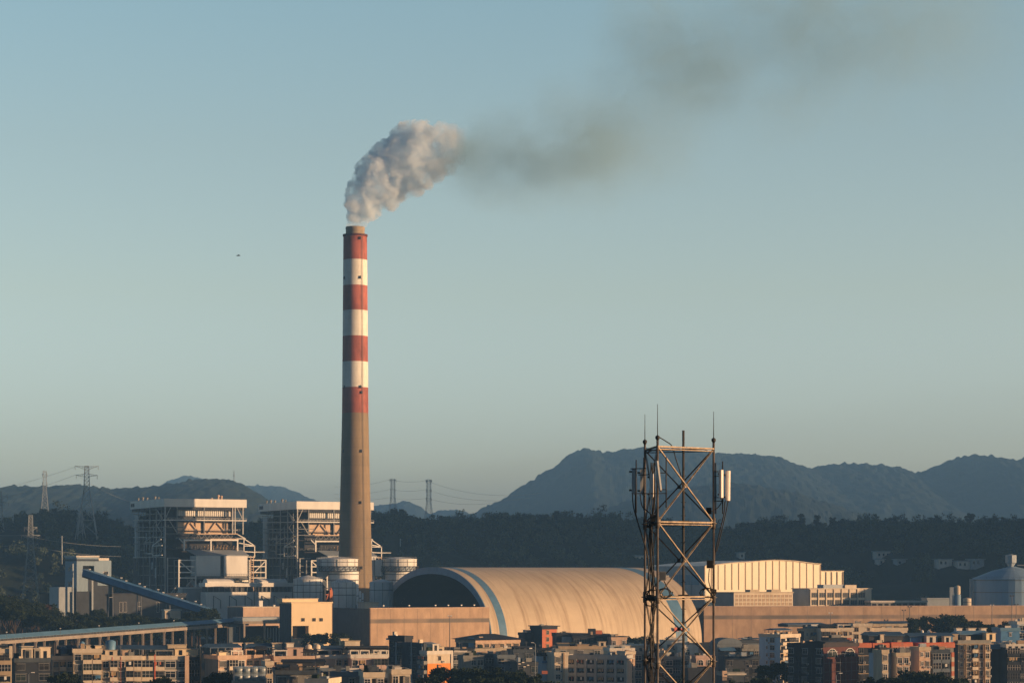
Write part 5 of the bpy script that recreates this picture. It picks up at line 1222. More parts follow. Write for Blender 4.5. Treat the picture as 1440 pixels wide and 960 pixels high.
TQ = random.Random(77)
def block(label, px0, px1, pxl, pyt, Y, phi=18, wall='cream', par=None, pat='wbw', side='', fh=3.0, cat='apartment block', name='apartment_block', d=None, gm='glass', fm=None, pm=None, group='town buildings', nmax=99, sidem=None, top_off=1.15, cornice=None, ac=.25, ribs=True, roofm='roof_dark', skip=0):
    f = Fr(px0, Y, phi, ZB); w = f.x(px1); h = f.z(pyt); hw = h - .9
    if d is None: d = f.y(pxl) if pxl is not None else 11
    d = max(5, min(d, 26)); fm = fm or ('steel_mid' if wall in ('navy', 'navy_soft', 'wall_dark', 'brick_dark', 'plaster_bluegrey') else 'frame_white'); t = f.thing(name, label, cat, group); pm = pm or wall; par = par or wall
    MB().box(0, w, 0, d, -1, hw).build('wall', wall, t)
    m = MB()
    m.box(-.25, w + .25, -.25, .0, hw - .3, h); m.box(-.25, w + .25, d, d + .25, hw - .3, h); m.box(-.25, 0, .001, d - .001, hw - .3, h); m.box(w, w + .25, .001, d - .001, hw - .3, h); m.build('parapet', par, t)
    MB().box(.01, w - .01, .01, d - .01, hw, hw + .12).build('roof', roofm, t)
    if cornice: MB().box(-.9, w + .9, -.9, d + .5, hw - .55, hw - .31).build('cornice', cornice, t)
    if sidem: MB().box(-.06, -.003, .15, d - .15, -1, hw - .32).build('side_shading', sidem, t)  # thin side sheet whose colour carries the shade of the left face
    bottom = HC + (HY - 968) / F * Y - ZB - fh; front_pat = pat
    nf = int((hw - .4) / fh)
    def facade(pat, L, place):
        if not pat: return
        u = L / len(pat)
        for fl in range(skip, min(nf, nmax if pat is front_pat else 99)):
            z = hw - .35 - (fl + 1) * fh
            if z < bottom: break
            for k, ch in enumerate(pat):
                if ch in '. ': continue
                xc = u * (k + .5); r = TQ.random(); r2 = TQ.random(); g2 = gm if r < .6 else ('glass_green' if r < .85 else 'void')
                if ch == 'w' and r2 < .28: ch = 'c'
                elif ch in 'kg' and r2 < .22: ch = 'b'
                elif ch == 'k' and r2 > .7: ch = 'g'
                elif ch == 'W' and r2 < .2: ch = 'c'
                if ch == 'w': place('window', win_mesh('w', min(2.1, u * .66), 1.65, g2, fm), xc, z + .85)
                elif ch == 'n': place('window', win_mesh('w', min(.8, u * .4), 1.1, g2, fm), xc, z + 1.2)
                elif ch == 'W': place('window', win_mesh('w', u * .84, 1.75, g2, fm), xc, z + .8)
                elif ch == 'c': place('window', win_mesh('c', min(2.6, u * .72), 1.6, g2, fm), xc, z + .9)
                elif ch == 'a': place('window', win_mesh('a', u * .6, 2.2, g2, fm), xc, z + .4)
                elif ch == 'b': place('balcony', balc_mesh('b', u * .94, fh, pm, g2, TQ.randrange(4)), xc, z)
                elif ch == 'g': place('balcony', balc_mesh('g', u * .94, fh, pm, g2, TQ.randrange(2)), xc, z)
                elif ch == 'k': place('balcony', balc_mesh('c', u * .94, fh, pm, g2, TQ.randrange(2)), xc, z)
                elif ch == 'v': 
                    if ('v', round(u, 2), fh) not in MESHES: MESHES['v', round(u, 2), fh] = MB().box(-u * .3, u * .3, -.03, .05, 0, fh - .35).mesh('stair_opening', 'void')
                    place('stair_opening', MESHES['v', round(u, 2), fh], xc, z)
                if ch in 'wnc' and TQ.random() < ac: place('air_conditioner', ac_mesh(), xc + min(1.7, u * .6) * .75, z + .35)
    facade(pat, w, lambda n, me, xc, z: link(n, me, t, (xc, -.003, z)))
    if side and side[0] == 'R': facade(side[1:], d, lambda n, me, xc, z: link(n, me, t, (w + .003, xc, z), R(90)))
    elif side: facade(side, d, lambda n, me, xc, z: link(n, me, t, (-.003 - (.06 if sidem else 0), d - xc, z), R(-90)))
    if ribs and nf:
        for fl in range(nf):
            z = hw - .35 - (fl + 1) * fh
            if z > bottom: MB().box(-.12, w + .12, -.14, -.004, z - .12, z + .1).build('floor_band', pm, t)
    for k in range(TQ.randrange(3, 7) if w > 4 else 1):      # sheds, heaters and boxes left on the roof
        bw, bd, bh = TQ.uniform(.7, 2.4), TQ.uniform(.7, 2), TQ.uniform(.5, 2.1); bx_, by_ = TQ.uniform(.4, max(.5, w - 2.6)), TQ.uniform(1.2, max(1.3, d - 2.4))
        MB().box(bx_, bx_ + bw, by_, by_ + bd, hw + .1, h + bh * .7).build('roof_box', TQ.choice(('navy_soft', 'roof_dark', 'plaster_grey', 'cream_pale', 'rib_brown', 'clad_grey', 'leaf_mid', 'plaster_white')), t)
    for k in range(TQ.randrange(0, 3)):
        x = TQ.uniform(.3, w - .3); y = TQ.uniform(.5, d - .5); hh = TQ.uniform(1.5, 4); m = MB(); m.tube([(x, y, hw), (x, y, h + hh)], .045, 5)
        if k: m.bar((x - .6, y, h + hh - .3), (x + .6, y, h + hh - .3), .05); m.bar((x - .4, y, h + hh - .6), (x + .4, y, h + hh - .6), .05)
        m.build('roof_aerial', 'steel_mid', t)
    return t, f, w, d, h
def canopy(t, f, pa, pb, py, pyb, y0=1.0, dep=5, mat='roof_blue', walls=None, gable=False, name='roof_canopy'):
    """sheet metal roof shelter standing on the flat roof"""
    xa, xb = f.x(pa, y0), f.x(pb, y0); zt = f.z(py, xa, y0); zb = f.z(pyb, xa, y0); m = MB(); n = 4; rise = min(1.2, (zt - zb) * .35)
    y1 = y0 + dep; ym = (y0 + y1) / 2
    m.poly([(xa - .5, y0 - .7, zt - rise), (xb + .5, y0 - .7, zt - rise), (xb + .3, ym, zt), (xa - .3, ym, zt)]); m.poly([(xa - .3, ym, zt), (xb + .3, ym, zt), (xb + .5, y1 + .7, zt - rise), (xa - .5, y1 + .7, zt - rise)])
    m.poly([(xa - .5, y0 - .7, zt - rise), (xa - .5, y0 - .7, zt - rise - .16), (xb + .5, y0 - .7, zt - rise - .16), (xb + .5, y0 - .7, zt - rise)])
    m.poly([(xa - .5, y0 - .7, zt - rise), (xa - .3, ym, zt), (xa - .5, y1 + .7, zt - rise)]); m.poly([(xb + .5, y1 + .7, zt - rise), (xb + .3, ym, zt), (xb + .5, y0 - .7, zt - rise)])
    r = m.build(name, mat, t)
    if walls: MB().box(xa, xb, y0, y1, zb, zt - rise - .02).build('roof_room', walls, t)
    else:
        for k in range(n + 1):
            for yy in (y0, y1): x = xa + (xb - xa) * k / n; MB().box(x - .07, x + .07, yy - .07, yy + .07, zb, zt - rise - .01).build('post', 'steel_mid', r)
    return r
def hut(t, f, pa, pb, py, pyb, y0=3, dep=4, mat='cream_pale', door=True, roof='cream'):
    xa, xb = f.x(pa, y0), f.x(pb, y0); zt, zb = f.z(py, xa, y0), f.z(pyb, xa, y0) - .5; MB().box(xa, xb, y0, y0 + dep, zb, zt).build('stair_hut', mat, t)
    MB().box(xa - .25, xb + .25, y0 - .3, y0 + dep + .2, zt, zt + .18).build('hut_roof', roof, t)
    if door: xm = (xa + xb) / 2; MB().box(xm - .5, xm + .5, y0 - .05, y0 + .04, zb + .6, min(zb + 2.6, zt - .3)).build('hut_door', 'glass', t)
def pergola(t, f, pa, pb, py, pyb, y0=.4, mat='plaster_white', dep=3):
    xa, xb = f.x(pa, y0), f.x(pb, y0); zt, zb = f.z(py, xa, y0), f.z(pyb, xa, y0); m = MB(); th = .34
    for yy in (y0, y0 + dep):
        m.box(xa, xa + th, yy, yy + th, zb - .6, zt - th); m.box(xb - th, xb, yy, yy + th, zb - .6, zt - th); m.box(xa, xb, yy, yy + th, zt - th, zt)
    m.box(xa, xa + th, y0 + th, y0 + dep, zt - th, zt); m.box(xb - th, xb, y0 + th, y0 + dep, zt - th, zt); m.build('roof_frame', mat, t)
def water_tank(label, f, px, py, pyb, y=3, r=.9, mat='blue_sheet', lying=False):
    x = f.x(px, y); p = Vector((f.ox + x * f.c - y * f.s, f.oy + x * f.s + y * f.c, f.z(pyb, x, y) + ZB)); h = (pyb - py) / F * p.y
    t = thing('water_tank', label, 'water tank', p, 0, 'rooftop water tanks')
    MB().lathe([(r, .3), (r, h - .5), (r * .55, h - .12), (r * .25, h)], 16).build('tank_body', mat, t, True)
    m = MB()
    for k in range(4): a = k * 1.571 + .5; m.box(math.cos(a) * r * .8 - .07, math.cos(a) * r * .8 + .07, math.sin(a) * r * .8 - .07, math.sin(a) * r * .8 + .07, -.6, .3)
    m.lathe([(r * 1.05, .2), (r * 1.05, .32), (.1, .32)], 16); m.build('stand', 'steel_mid', t)

# ---- left front row
t, f, w, d, h = block('narrow yellowish block at the lower left picture corner', -40, 16, None, 912, 640, 12, 'cream', 'cream_pale', 'kgk', d=9, pm='tan')
canopy(t, f, -20, 8, 907.5, 911, mat='roof_dark'); MB().box(f.x(13), w + .3, -.9, 0, f.z(925), f.z(908)).build('fin_wall', 'cream_pale', t)
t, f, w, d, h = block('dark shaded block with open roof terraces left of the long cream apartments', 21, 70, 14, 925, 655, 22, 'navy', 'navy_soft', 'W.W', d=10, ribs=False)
for a, b, y0 in ((31, 46, 909), (48, 57, 912), (56, 71, 910)): hut(t, f, a, b, y0, 925, 2, 4, 'plaster_grey' if a < 50 else 'cream_pale', True, 'cream_pale')
pergola(t, f, 30, 46, 911, 925, .2, 'cream_pale')
t, f, w, d, h = block('low cream end bay of the long apartments, lower than its neighbour', 74, 103, None, 921.5, 668, 12, 'cream', 'cream_pale', 'cbw', d=10, pm='cream_pale')
water_tank('dark blue tank on the low cream end bay', f, 90, 908, 921, 3, 1.0, 'roof_blue'); canopy(t, f, 82, 106, 907, 921, 3, 5, 'navy_soft', walls='roof_dark')
t, f, w, d, h = block('tall cream apartment section with a barred top floor left of the red pipe', 103, 143, None, 911.5, 664, 12, 'cream', 'cream_pale', 'wkk', d=10, pm='cream_pale')
water_tank('pale blue tank on the tall cream apartment section', f, 115.5, 901, 911, 3, .8, 'blue_pale'); hut(t, f, 121, 127, 907, 912, 3, 3, 'cream_pale', False); hut(t, f, 134, 149, 907.5, 912, 4, 3, 'yellow_wall', False)
t, f, w, d, h = block('long cream apartment block with a red drain pipe and dark blue roof sheds', 143, 199, None, 921.5, 666, 12, 'tan', 'cream_pale', 'wkwgk', d=10, pm='cream_pale')
water_tank('blue tank on the long cream block, right of the low shed', f, 155.5, 899, 915, 4, 1.5, 'blue_pale'); hut(t, f, 148, 165, 914, 921, 2, 3, 'cream_pale'); hut(t, f, 172, 180, 914, 921, 2, 2, 'salmon', False)
canopy(t, f, 166, 196, 906.5, 921, 4, 5, 'roof_blue')
for px in (170, 158): m = MB(); x = f.x(px); m.tube([(x, -.3, -1), (x, -.3, h - .3)], .09, 6); m.build('drain_pipe', 'redband', t, True)
t, f, w, d, h = block('cream apartment block with long windows ending in a sunlit right pilaster', 199, 264, None, 921.5, 670, 12, 'plaster_grey', 'cream_pale', 'gkWw', d=10, pm='cream_pale')
MB().box(w - .9, w + .3, -1.35, 0, -1, h).build('end_pilaster', 'salmon', t); x = f.x(217.5); MB().box(x - .16, x + .16, -1.5, -1.3, -1, h + .4).build('drain_pipe', 'redband', t)
canopy(t, f, 196, 232, 907, 921, 4, 5, 'roof_blue'); pergola(t, f, 218, 244, 913.5, 921.5, 1, 'plaster_grey'); hut(t, f, 246, 262, 912, 921, 2, 3, 'yellow_wall', True); hut(t, f, 236, 262, 906.5, 921, 5.5, 3, 'cream', False)
t, f, w, d, h = block('recessed dark bay between the cream apartments and the grey gable', 265, 281, None, 921, 690, 12, 'navy_soft', 'navy_soft', 'gg', d=8, pm='navy_soft')
hut(t, f, 254, 279, 912.5, 921, 1, 2.5, 'yellow_wall', False); MB().box(f.x(281), f.x(283), -.5, 2, -1, f.z(906)).build('fin_wall', 'cream', t)
# ---- centre left row
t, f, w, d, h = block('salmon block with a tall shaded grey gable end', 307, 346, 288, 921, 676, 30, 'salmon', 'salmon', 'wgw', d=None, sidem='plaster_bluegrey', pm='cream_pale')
canopy(t, f, 296, 338, 905, 919, 3, 6, 'roof_blue'); pergola(t, f, 325, 342, 914, 922, .2); hut(t, f, 308, 318, 917, 922, 1, 2, 'yellow_wall', False); hut(t, f, 328, 340, 904, 919, 8, 3, 'pink', False)
t, f, w, d, h = block('salmon apartment section with two white roof frames and a dark ridge roof', 346, 386, None, 920, 690, 16, 'salmon', 'salmon', 'kww.', d=10, pm='salmon', ribs=False)
pergola(t, f, 345.5, 360, 912, 921, .2, 'salmon'); canopy(t, f, 352, 384, 904.5, 919, 4, 6, 'roof_blue'); canopy(t, f, 361, 374, 908, 919, .5, 3, 'roof_dark', walls='void'); hut(t, f, 346, 356, 904, 919, 11, 3, 'plaster_white', False)
t, f, w, d, h = block('salmon apartment section with a square roof room and caged upper floor', 386, 442, None, 922, 688, 14, 'salmon', 'salmon', 'k.wb', d=10, pm='salmon')
pergola(t, f, 385, 404, 913.5, 922.5, .2, 'plaster_white'); hut(t, f, 404, 426, 911, 922, 1.5, 4, 'pink', True, 'salmon'); hut(t, f, 383, 396, 904, 920, 8, 3, 'cream_pale', False); hut(t, f, 403, 413, 904, 912, 6, 3, 'plaster_white', False); canopy(t, f, 426, 446, 913, 922, 2, 4, 'roof_dark')
for px, lab in ((434, 'cream tank on the caged salmon section, left of a pair'), (446, 'cream tank on the caged salmon section, right of a pair')): water_tank(lab, f, px, 905, 913, 6, 1.0, 'cream_pale')
t, f, w, d, h = block('long salmon block with white roof frames just right of the caged section', 446, 494, None, 920, 694, 14, 'salmon', 'plaster_white', 'b.ww', d=10, pm='salmon')
pergola(t, f, 446, 465, 913, 921, .2); pergola(t, f, 465.5, 481, 913, 921, .2, 'pink'); canopy(t, f, 445, 482, 907.5, 920, 4, 6, 'roof_blue', walls='roof_dark'); hut(t, f, 443, 454, 905, 912, 10, 3, 'plaster_white', False)
t, f, w, d, h = block('right end of the salmon row with caged top windows and a warm loggia', 494, 545, None, 919.5, 690, 14, 'pink', 'plaster_white', 'wk.kk', d=10, pm='pink', ribs=False)
canopy(t, f, 490, 546, 908, 913, 3, 6, 'roof_dark', walls='void'); 
for a, b in ((492, 505), (506, 520), (525, 535), (535, 547)): pergola(t, f, a, b, 913.5, 920.5, .1, 'plaster_white')
hut(t, f, 479, 490, 898, 908, 14, 3, 'yellow_wall', False); hut(t, f, 485, 506, 901, 908, 12, 3, 'cream_pale', False)
f = Fr(330, 575, 12, ZB); t = f.thing('sectional_tank', 'steel sectional water tank of eight bulging square panels', 'water tank', 'rooftop water tanks'); x1, zt, zb = f.x(373.5), f.z(937.5), f.z(957)
MB().box(0, x1, .05, 5, zb, zt).build('tank_body', 'solar', t); m = MB()
for i in range(4):
    for j in range(2):
        o = MB(); a, b, c, e = x1 * i / 4, x1 * (i + 1) / 4, zb + (zt - zb) * j / 2, zb + (zt - zb) * (j + 1) / 2; cx, cz = (a + b) / 2, (c + e) / 2; n = 4
        for u in range(n):
            for v_ in range(n):
                P = []
                for du, dv in ((0, 0), (1, 0), (1, 1), (0, 1)):
                    s, q_ = (u + du) / n, (v_ + dv) / n; P.append((a + (b - a) * s, .04 - .5 * math.sin(math.pi * s) * math.sin(math.pi * q_), c + (e - c) * q_))
                o.poly(P)
        o.build('panel', 'solar', t, True)
MB().box(-.3, x1 + .3, -.3, 5.3, -8, zb - .02).build('plinth', 'plaster_grey', t)
t, f, w, d, h = block('pale narrow strip of flats behind the sectional water tank', 374, 384, None, 929, 620, 14, 'cream', 'cream_pale', 'w', d=8)
t, f, w, d, h = block('broad low grey roof in front of the salmon row', 388, 470, None, 942, 590, 8, 'plaster_grey', 'navy_soft', 'ww.ww', d=22, roofm='plaster_grey')
canopy(t, f, 392, 424, 934, 942, 8, 8, 'roof_dark'); hut(t, f, 426, 433, 949, 957, .3, 2, 'cream', False); canopy(t, f, 398, 456, 926.5, 936, 16, 4, 'navy', walls='roof_dark')
t, f, w, d, h = block('wide grey flat roofed hall at the bottom, left of the cream twin fronts', 455, 512, None, 944, 560, 8, 'plaster_grey', 'plaster_bluegrey', '.w.w.', d=24, roofm='clad_grey')
hut(t, f, 509, 515.5, 941, 947, 4, 2, 'cream', False); canopy(t, f, 488, 512, 946, 956, 1, 6, 'clad_grey')
t, f, w, d, h = block('left of two cream fronts with dark stair slots at the bottom edge', 512, 540, None, 944.5, 545, 10, 'cream_pale', 'cream_pale', 'WvW', d=10, ribs=False, pm='cream_pale')
t, f, w, d, h = block('right of two cream fronts with dark stair slots at the bottom edge', 552, 577, None, 940.5, 548, 10, 'cream_pale', 'cream_pale', 'WvW', d=10, ribs=False, pm='cream_pale')
hut(t, f, 546, 553, 936, 941, 8, 3, 'plaster_white', True)
t, f, w, d, h = block('grey connecting roof between the two cream stair slot fronts', 538, 553, None, 946, 565, -10, 'navy_soft', 'clad_grey', 'W', d=9, ribs=False)
t, f, w, d, h = block('cream low roof corner at the bottom beside the wide grey hall', 430, 461, None, 953, 525, -14, 'cream_pale', 'cream_pale', '.w.', d=9)
# ---- centre
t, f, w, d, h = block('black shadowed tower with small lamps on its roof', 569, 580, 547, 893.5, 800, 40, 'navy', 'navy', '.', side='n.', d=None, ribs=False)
for px, py in ((545, 896), (557, 891), (554, 893)): 
    p = f.ps(min(px, 567), py + 3, .5); m = MB(); m.tube([(.5, p.y, h - .8), (.5, p.y, p.z)], .06, 5); m.box(.1, .9, p.y - .4, p.y + .4, p.z, p.z + .6, 1); m.build('roof_lamp', ['steel_mid', 'lamp_white'], t)
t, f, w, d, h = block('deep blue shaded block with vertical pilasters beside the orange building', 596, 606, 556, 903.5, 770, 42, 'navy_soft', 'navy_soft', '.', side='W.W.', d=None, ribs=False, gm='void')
for px in (557.5, 579, 594): p = f.ps(px, 910, -.1); MB().box(-.35, -.01, p.y - .25, p.y + .25, -1, h).build('pilaster', 'clad_grey', t)
canopy(t, f, 597, 616, 903, 912, 3, 8, 'blue_pale')
t, f, w, d, h = block('building painted white above and bright orange below with side balconies', 601, 635.5, 591, 914.5, 735, 30, 'cream_pale', 'plaster_white', '.n.', side='bb', d=None, ribs=False, pm='plaster_grey', fm='frame_dark', cat='building', name='painted_building')
MB().box(-.005, w + .005, -.09, -.004, -1, f.z(932.5)).build('orange_paint', 'orange_paint', t); hut(t, f, 608.5, 617, 905.5, 915, 2, 4, 'plaster_white', True, 'plaster_white'); hut(t, f, 617.5, 625, 909, 915, 2.5, 3, 'cream', False)
x = f.x(627); MB().box(f.x(614), f.x(616), -.13, -.091, f.z(939), f.z(934)).build('window', 'glass', t)
MB().box(w - .4, w + .2, -.3, 0, -1, h).build('pilaster', 'plaster_white', t)
# hipped house
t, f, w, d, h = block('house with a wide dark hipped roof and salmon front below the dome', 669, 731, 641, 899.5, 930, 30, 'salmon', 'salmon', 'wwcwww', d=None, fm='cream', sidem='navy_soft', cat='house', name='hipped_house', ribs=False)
m = MB(); e = 1.8; zr = f.z(890.5, w / 2, d / 2); h0 = h + .1
C = [(-e, -e, h0), (w + e, -e, h0), (w + e, d + e, h0), (-e, d + e, h0)]; r1, r2 = (d * .42, d / 2, zr), (w - d * .42, d / 2, zr)
m.poly([C[0], C[1], r2, r1]); m.poly([C[1], C[2], r2]); m.poly([C[2], C[3], r1, r2]); m.poly([C[3], C[0], r1]); m.poly([C[3], C[2], C[1], C[0]]); m.build('hipped_roof', 'roof_dark', t)
MB().box(-.1, w + .4, -2.2, -.02, f.z(912), f.z(909.5)).build('eaves', 'cream', t); MB().box(-.11, -.064, d * .08, d * .35, f.z(910), f.z(896)).build('window', 'blue_pale', t)
t, f, w, d, h = block('salmon lower storey with striped windows under the hipped house', 668, 722, None, 911, 905, 18, 'pink', 'cream', 'ccwcgc', d=7, fm='cream', cat='house', name='town_house')
for args in (('grey shaded row house with pale sign strip left of the hipped house', 636, 668, 915, 850, 'plaster_grey', 'w.w'), ('grey green row house with a white framed window', 652, 680, 921, 800, 'plaster_grey', '.wW'), ('dark glazed row house in the shade below the hipped house', 672, 700, 919, 820, 'navy_soft', 'WgW'), ('grey shaded terrace house with a flat awning', 700, 724, 920, 815, 'plaster_bluegrey', 'g.w'), ('dark navy house beside the blue white house', 722, 752, 912.5, 830, 'navy_soft', 'w.wn'), ('low dark house with scattered white shop lamps', 728, 756, 930, 760, 'wall_dark', 'W.W')):
    t, f, w, d, h = block(args[0], args[1], args[2], None, args[3], args[4], 14, args[5], args[5], args[6], d=9, cat='row house', name='row_house', pm=args[5])
    if 'sign strip' in args[0]: MB().box(.6, w - 3, -.4, -.15, f.z(916.5), f.z(914.3)).build('sign_board', 'plaster_white', t); canopy(t, f, 638, 666, 910, 915, 2, 6, 'roof_dark', walls='wall_dark')
    if 'awning' in args[0]: MB().box(0, w, -1.6, -.15, f.z(929), f.z(928.4)).build('awning', 'plaster_white', t)
    if 'navy house' in args[0]: canopy(t, f, 724, 752, 908, 913, 2, 6, 'roof_dark'); MB().box(f.x(744), f.x(748), -.5, -.1, f.z(911.8), f.z(910.4)).build('sign_board', 'lamp_white', t)
    if 'shop lamps' in args[0]:
        for px, py in ((730, 932), (737, 936), (742, 934), (735, 930)): x = f.x(px); MB().box(x - .4, x + .4, -.7, -.2, f.z(py + 1.4), f.z(py)).build('shop_lamp', 'plaster_white', t)
# coral tower and the dark roofs before the dome
t, f, w, d, h = block('dark house with a bright coral red front and flat overhanging roof', 762.5, 783, 746, 880.5, 985, 30, 'coral', 'navy', '.w..', side='', d=None, fm='cream', sidem='navy', cat='house', name='coral_house', ribs=True, pm='coral', roofm='navy')
MB().box(-.9, w + 1.2, -.9, d + .6, h, h + .35).build('roof_slab', 'roof_dark', t)
t, f, w, d, h = block('low stepped dark annex left of the coral fronted house', 738, 750, None, 889, 990, 20, 'navy', 'navy', '.', d=8, ribs=False, cat='house', name='annex')
hut(t, f, 743, 749, 886, 889, 2, 3, 'plaster_grey', False)
t, f, w, d, h = block('dark flat house with a large pale sheet panel facing the camera', 783, 805.5, None, 890.5, 960, 10, 'navy', 'navy', '.', d=10, ribs=False, cat='house', name='flat_house')
MB().box(f.x(790), f.x(804.5), -.2, -.02, f.z(902.5), f.z(891.5)).build('sheet_panel', 'clad_grey', t); MB().box(-.5, w + .5, -.6, d, h, h + .25).build('roof_slab', 'roof_dark', t)
t, f, w, d, h = block('long dark house with a coral chimney box and dim windows', 805.5, 859, None, 892.5, 958, 8, 'navy', 'navy', 'wwnw.', d=10, ribs=False, cat='house', name='long_house')
xx = f.x(829, 3); MB().box(xx, f.x(838, 3) - .05, 3, 7, h - .5, f.z(883.5, xx, 3)).build('roof_box', 'navy', t); MB().box(f.x(838, 3), f.x(847, 3), 3.4, 7, h - .5, f.z(886, xx, 3)).build('roof_box', 'coral', t)
m = MB(); m.poly([(-.4, -.6, h), (w + .4, -.6, h - .3), (w + .4, d / 2, h + .5), (-.4, d / 2, h + .9)]); m.poly([(-.4, d / 2, h + .9), (w + .4, d / 2, h + .5), (w + .4, d, h - .3), (-.4, d, h)]); m.build('roof_sheet', 'roof_dark', t)
t, f, w, d, h = block('small salmon house at the sunlit end of the long dark house', 860, 881, None, 895, 955, 16, 'salmon', 'salmon', 'w.w', d=8, cat='house', name='town_house', gm='void')
MB().box(-.6, w + 1, -.8, d, h, h + .25).build('roof_slab', 'roof_dark', t)
t, f, w, d, h = block('cluttered low terrace of brownish roofs behind the grey apartments', 786, 858, None, 908, 880, 8, 'plaster_grey', 'tan', 'w.c.w.', d=14, cat='terrace', name='terrace')
for a, b, y0, mt in ((784, 800, 904, 'navy_soft'), (812, 828, 906, 'rib_brown'), (842, 852, 902, 'cream_pale'), (830, 840, 911, 'tan')): hut(t, f, a, b, y0, 909, 1.5, 3, mt, mt == 'cream_pale', 'tan')
canopy(t, f, 800, 842, 904.5, 908, 6, 5, 'roof_dark')
t, f, w, d, h = block('cream flat roofed block partly hidden behind the grey apartments', 858, 892, None, 910.5, 860, 12, 'cream_pale', 'plaster_white', 'n.n', d=10, side='Rnn')
hut(t, f, 858, 886, 908, 913, 4, 5, 'cream_pale', False, 'plaster_white')
t, f, w, d, h = block('pale blue house front with a dark blue door and awning', 755.5, 778, None, 917, 800, 6, 'plaster_blue', 'navy', '.', d=8, cat='house', name='blue_house', ribs=False)
x = f.x(766); MB().box(x - .45, x + .45, -.07, .04, f.z(928), f.z(922)).build('window', 'glass', t); m = MB(); m.hexa([(x - 1, -.8, f.z(931.5)), (x + .9, -.8, f.z(931.5)), (x + .9, 0, f.z(931)), (x - 1, 0, f.z(931)), (x - .8, -.6, f.z(930)), (x + .7, -.6, f.z(930)), (x + .7, 0, f.z(928.5)), (x - .8, 0, f.z(928.5))]); m.build('awning', 'blue_sheet', t)
canopy(t, f, 756, 779, 910.5, 917, 1, 6, 'navy')
t, f, w, d, h = block('narrow cream strip block with two small windows left of the grey apartments', 780, 799, None, 916.5, 790, 14, 'cream_pale', 'cream_pale', 'w.', d=10, fh=3.0, ac=.9)
MB().box(f.x(791.5), f.x(793.5), -.6, 0, -1, h - .2).build('drain_shaft', 'rib_brown', t)
# the grey apartments that face left
t, f, w, d, h = block('grey apartment block in shade with six columns of open loggias', 796.5, 880.5, None, 920, 806, -16, 'plaster_pale', 'plaster_pale', 'bbbbbb', d=9.5, side='R..', pm='plaster_pale', fh=3.0, cornice='plaster_pale')
MB().box(w + .004, w + .08, .3, d - .3, -1, h - 1.3).build('side_shading', 'salmon', t)  # warm sheet paints the sunlight on the right side
for k in range(7): x = w * k / 6; MB().box(x - .45, x + .45, -1.55, -.02, -1, h - 1.5).build('pier', 'plaster_pale', t)
t, f, w, d, h = block('cream slab with a ladder of dark slots behind the grey apartments', 880, 893, None, 915, 850, 20, 'salmon', 'cream_pale', 'v', d=8, ribs=False)
# behind and right of the mast
for lab, a, b, pyt, Y, phi, wl, pt, cn in (('dark shaded flats with white framed windows left of the mast foot', 893, 912, 915, 885, -18, 'navy_soft', 'W.', None), ('grey flats seen through the lower bays of the mast', 912, 936, 917, 880, -16, 'plaster_grey', 'gw', None), ('white flat roofed house with railings behind the mast', 937, 961, 899.5, 900, 12, 'plaster_white', 'c.', None),
        ('white house with two round arched windows right of the mast pole', 962, 982, 906, 890, 14, 'plaster_white', 'a.', None), ('low pink white house with arched windows behind the right mast leg', 979, 1004, 921, 880, 12, 'pink', 'aa', None), ('dark windowless block at the foot of the mast', 968, 1003, 938, 720, 12, 'navy', '', None), ('dim flats with tall white window frames behind the mast pole', 936, 968, 922, 872, -10, 'navy_soft', 'WgW', None),
        ('low white roofed market hall behind the left mast legs', 886, 936, 907.5, 905, 8, 'cream_pale', 'v.v.', None)):
    t, f, w, d, h = block(lab, a, b, None, pyt, Y, phi, wl, wl if wl != 'navy_soft' else 'plaster_grey', pt, d=9, pm=wl, ac=.5, fm='frame_white')
    if 'market' in lab: MB().box(-.5, w + .5, -1, d + .5, h, h + .5).build('roof_slab', 'plaster_white', t)
    if 'railings' in lab: canopy(t, f, 940, 958, 896, 900, 2, 4, 'clad_white')
# ---- right group
t, f, w, d, h = block('grey blue shaded houses with a rounded roof right of the mast', 1009, 1042, None, 904, 905, 14, 'plaster_bluegrey', 'plaster_bluegrey', 'w.W', d=9, cat='house', name='town_house', pm='plaster_bluegrey')
m = MB(); n = 10
for k in range(n):
    a, b = math.pi * k / n, math.pi * (k + 1) / n; R_ = w * .5; c = lambda q_: (R_ - math.cos(q_) * R_ * 1.04, math.sin(q_) * 2.3 + h - .2)
    (x0, z0), (x1, z1) = c(a), c(b); m.poly([(x0, -.8, z0), (x1, -.8, z1), (x1, d, z1), (x0, d, z0)]); m.poly([(x0, -.8, h - .25), (x1, -.8, h - .25), (x1, -.8, z1), (x0, -.8, z0)])
m.build('rounded_roof', 'plaster_bluegrey', t); x0 = f.x(1010); MB().hexa([(x0, -3, f.z(914)), (f.x(1032), -3, f.z(914)), (f.x(1032), 0, f.z(912)), (x0, 0, f.z(912)), (x0, -3, f.z(913.4)), (f.x(1032), -3, f.z(913.4)), (f.x(1032), 0, f.z(909.5)), (x0, 0, f.z(909.5))]).build('awning', 'blue_sheet', t)
t, f, w, d, h = block('shaded grey row with pale balcony bands left of the light blue gable', 1042, 1068, None, 899.5, 915, 10, 'plaster_bluegrey', 'navy_soft', 'gbg', d=9, pm='plaster_grey')
canopy(t, f, 1044, 1068, 896.5, 900, 2, 6, 'roof_blue'); MB().box(f.x(1044), w, -1.5, -1.3, f.z(911), f.z(905.5)).build('balcony_front', 'plaster_grey', t)
t, f, w, d, h = block('dark lean to houses in the hollow below the light blue gable', 1020, 1068, None, 922, 830, 10, 'wall_dark', 'navy_soft', 'w.nw', d=9, cat='row house', name='row_house', pm='wall_dark')
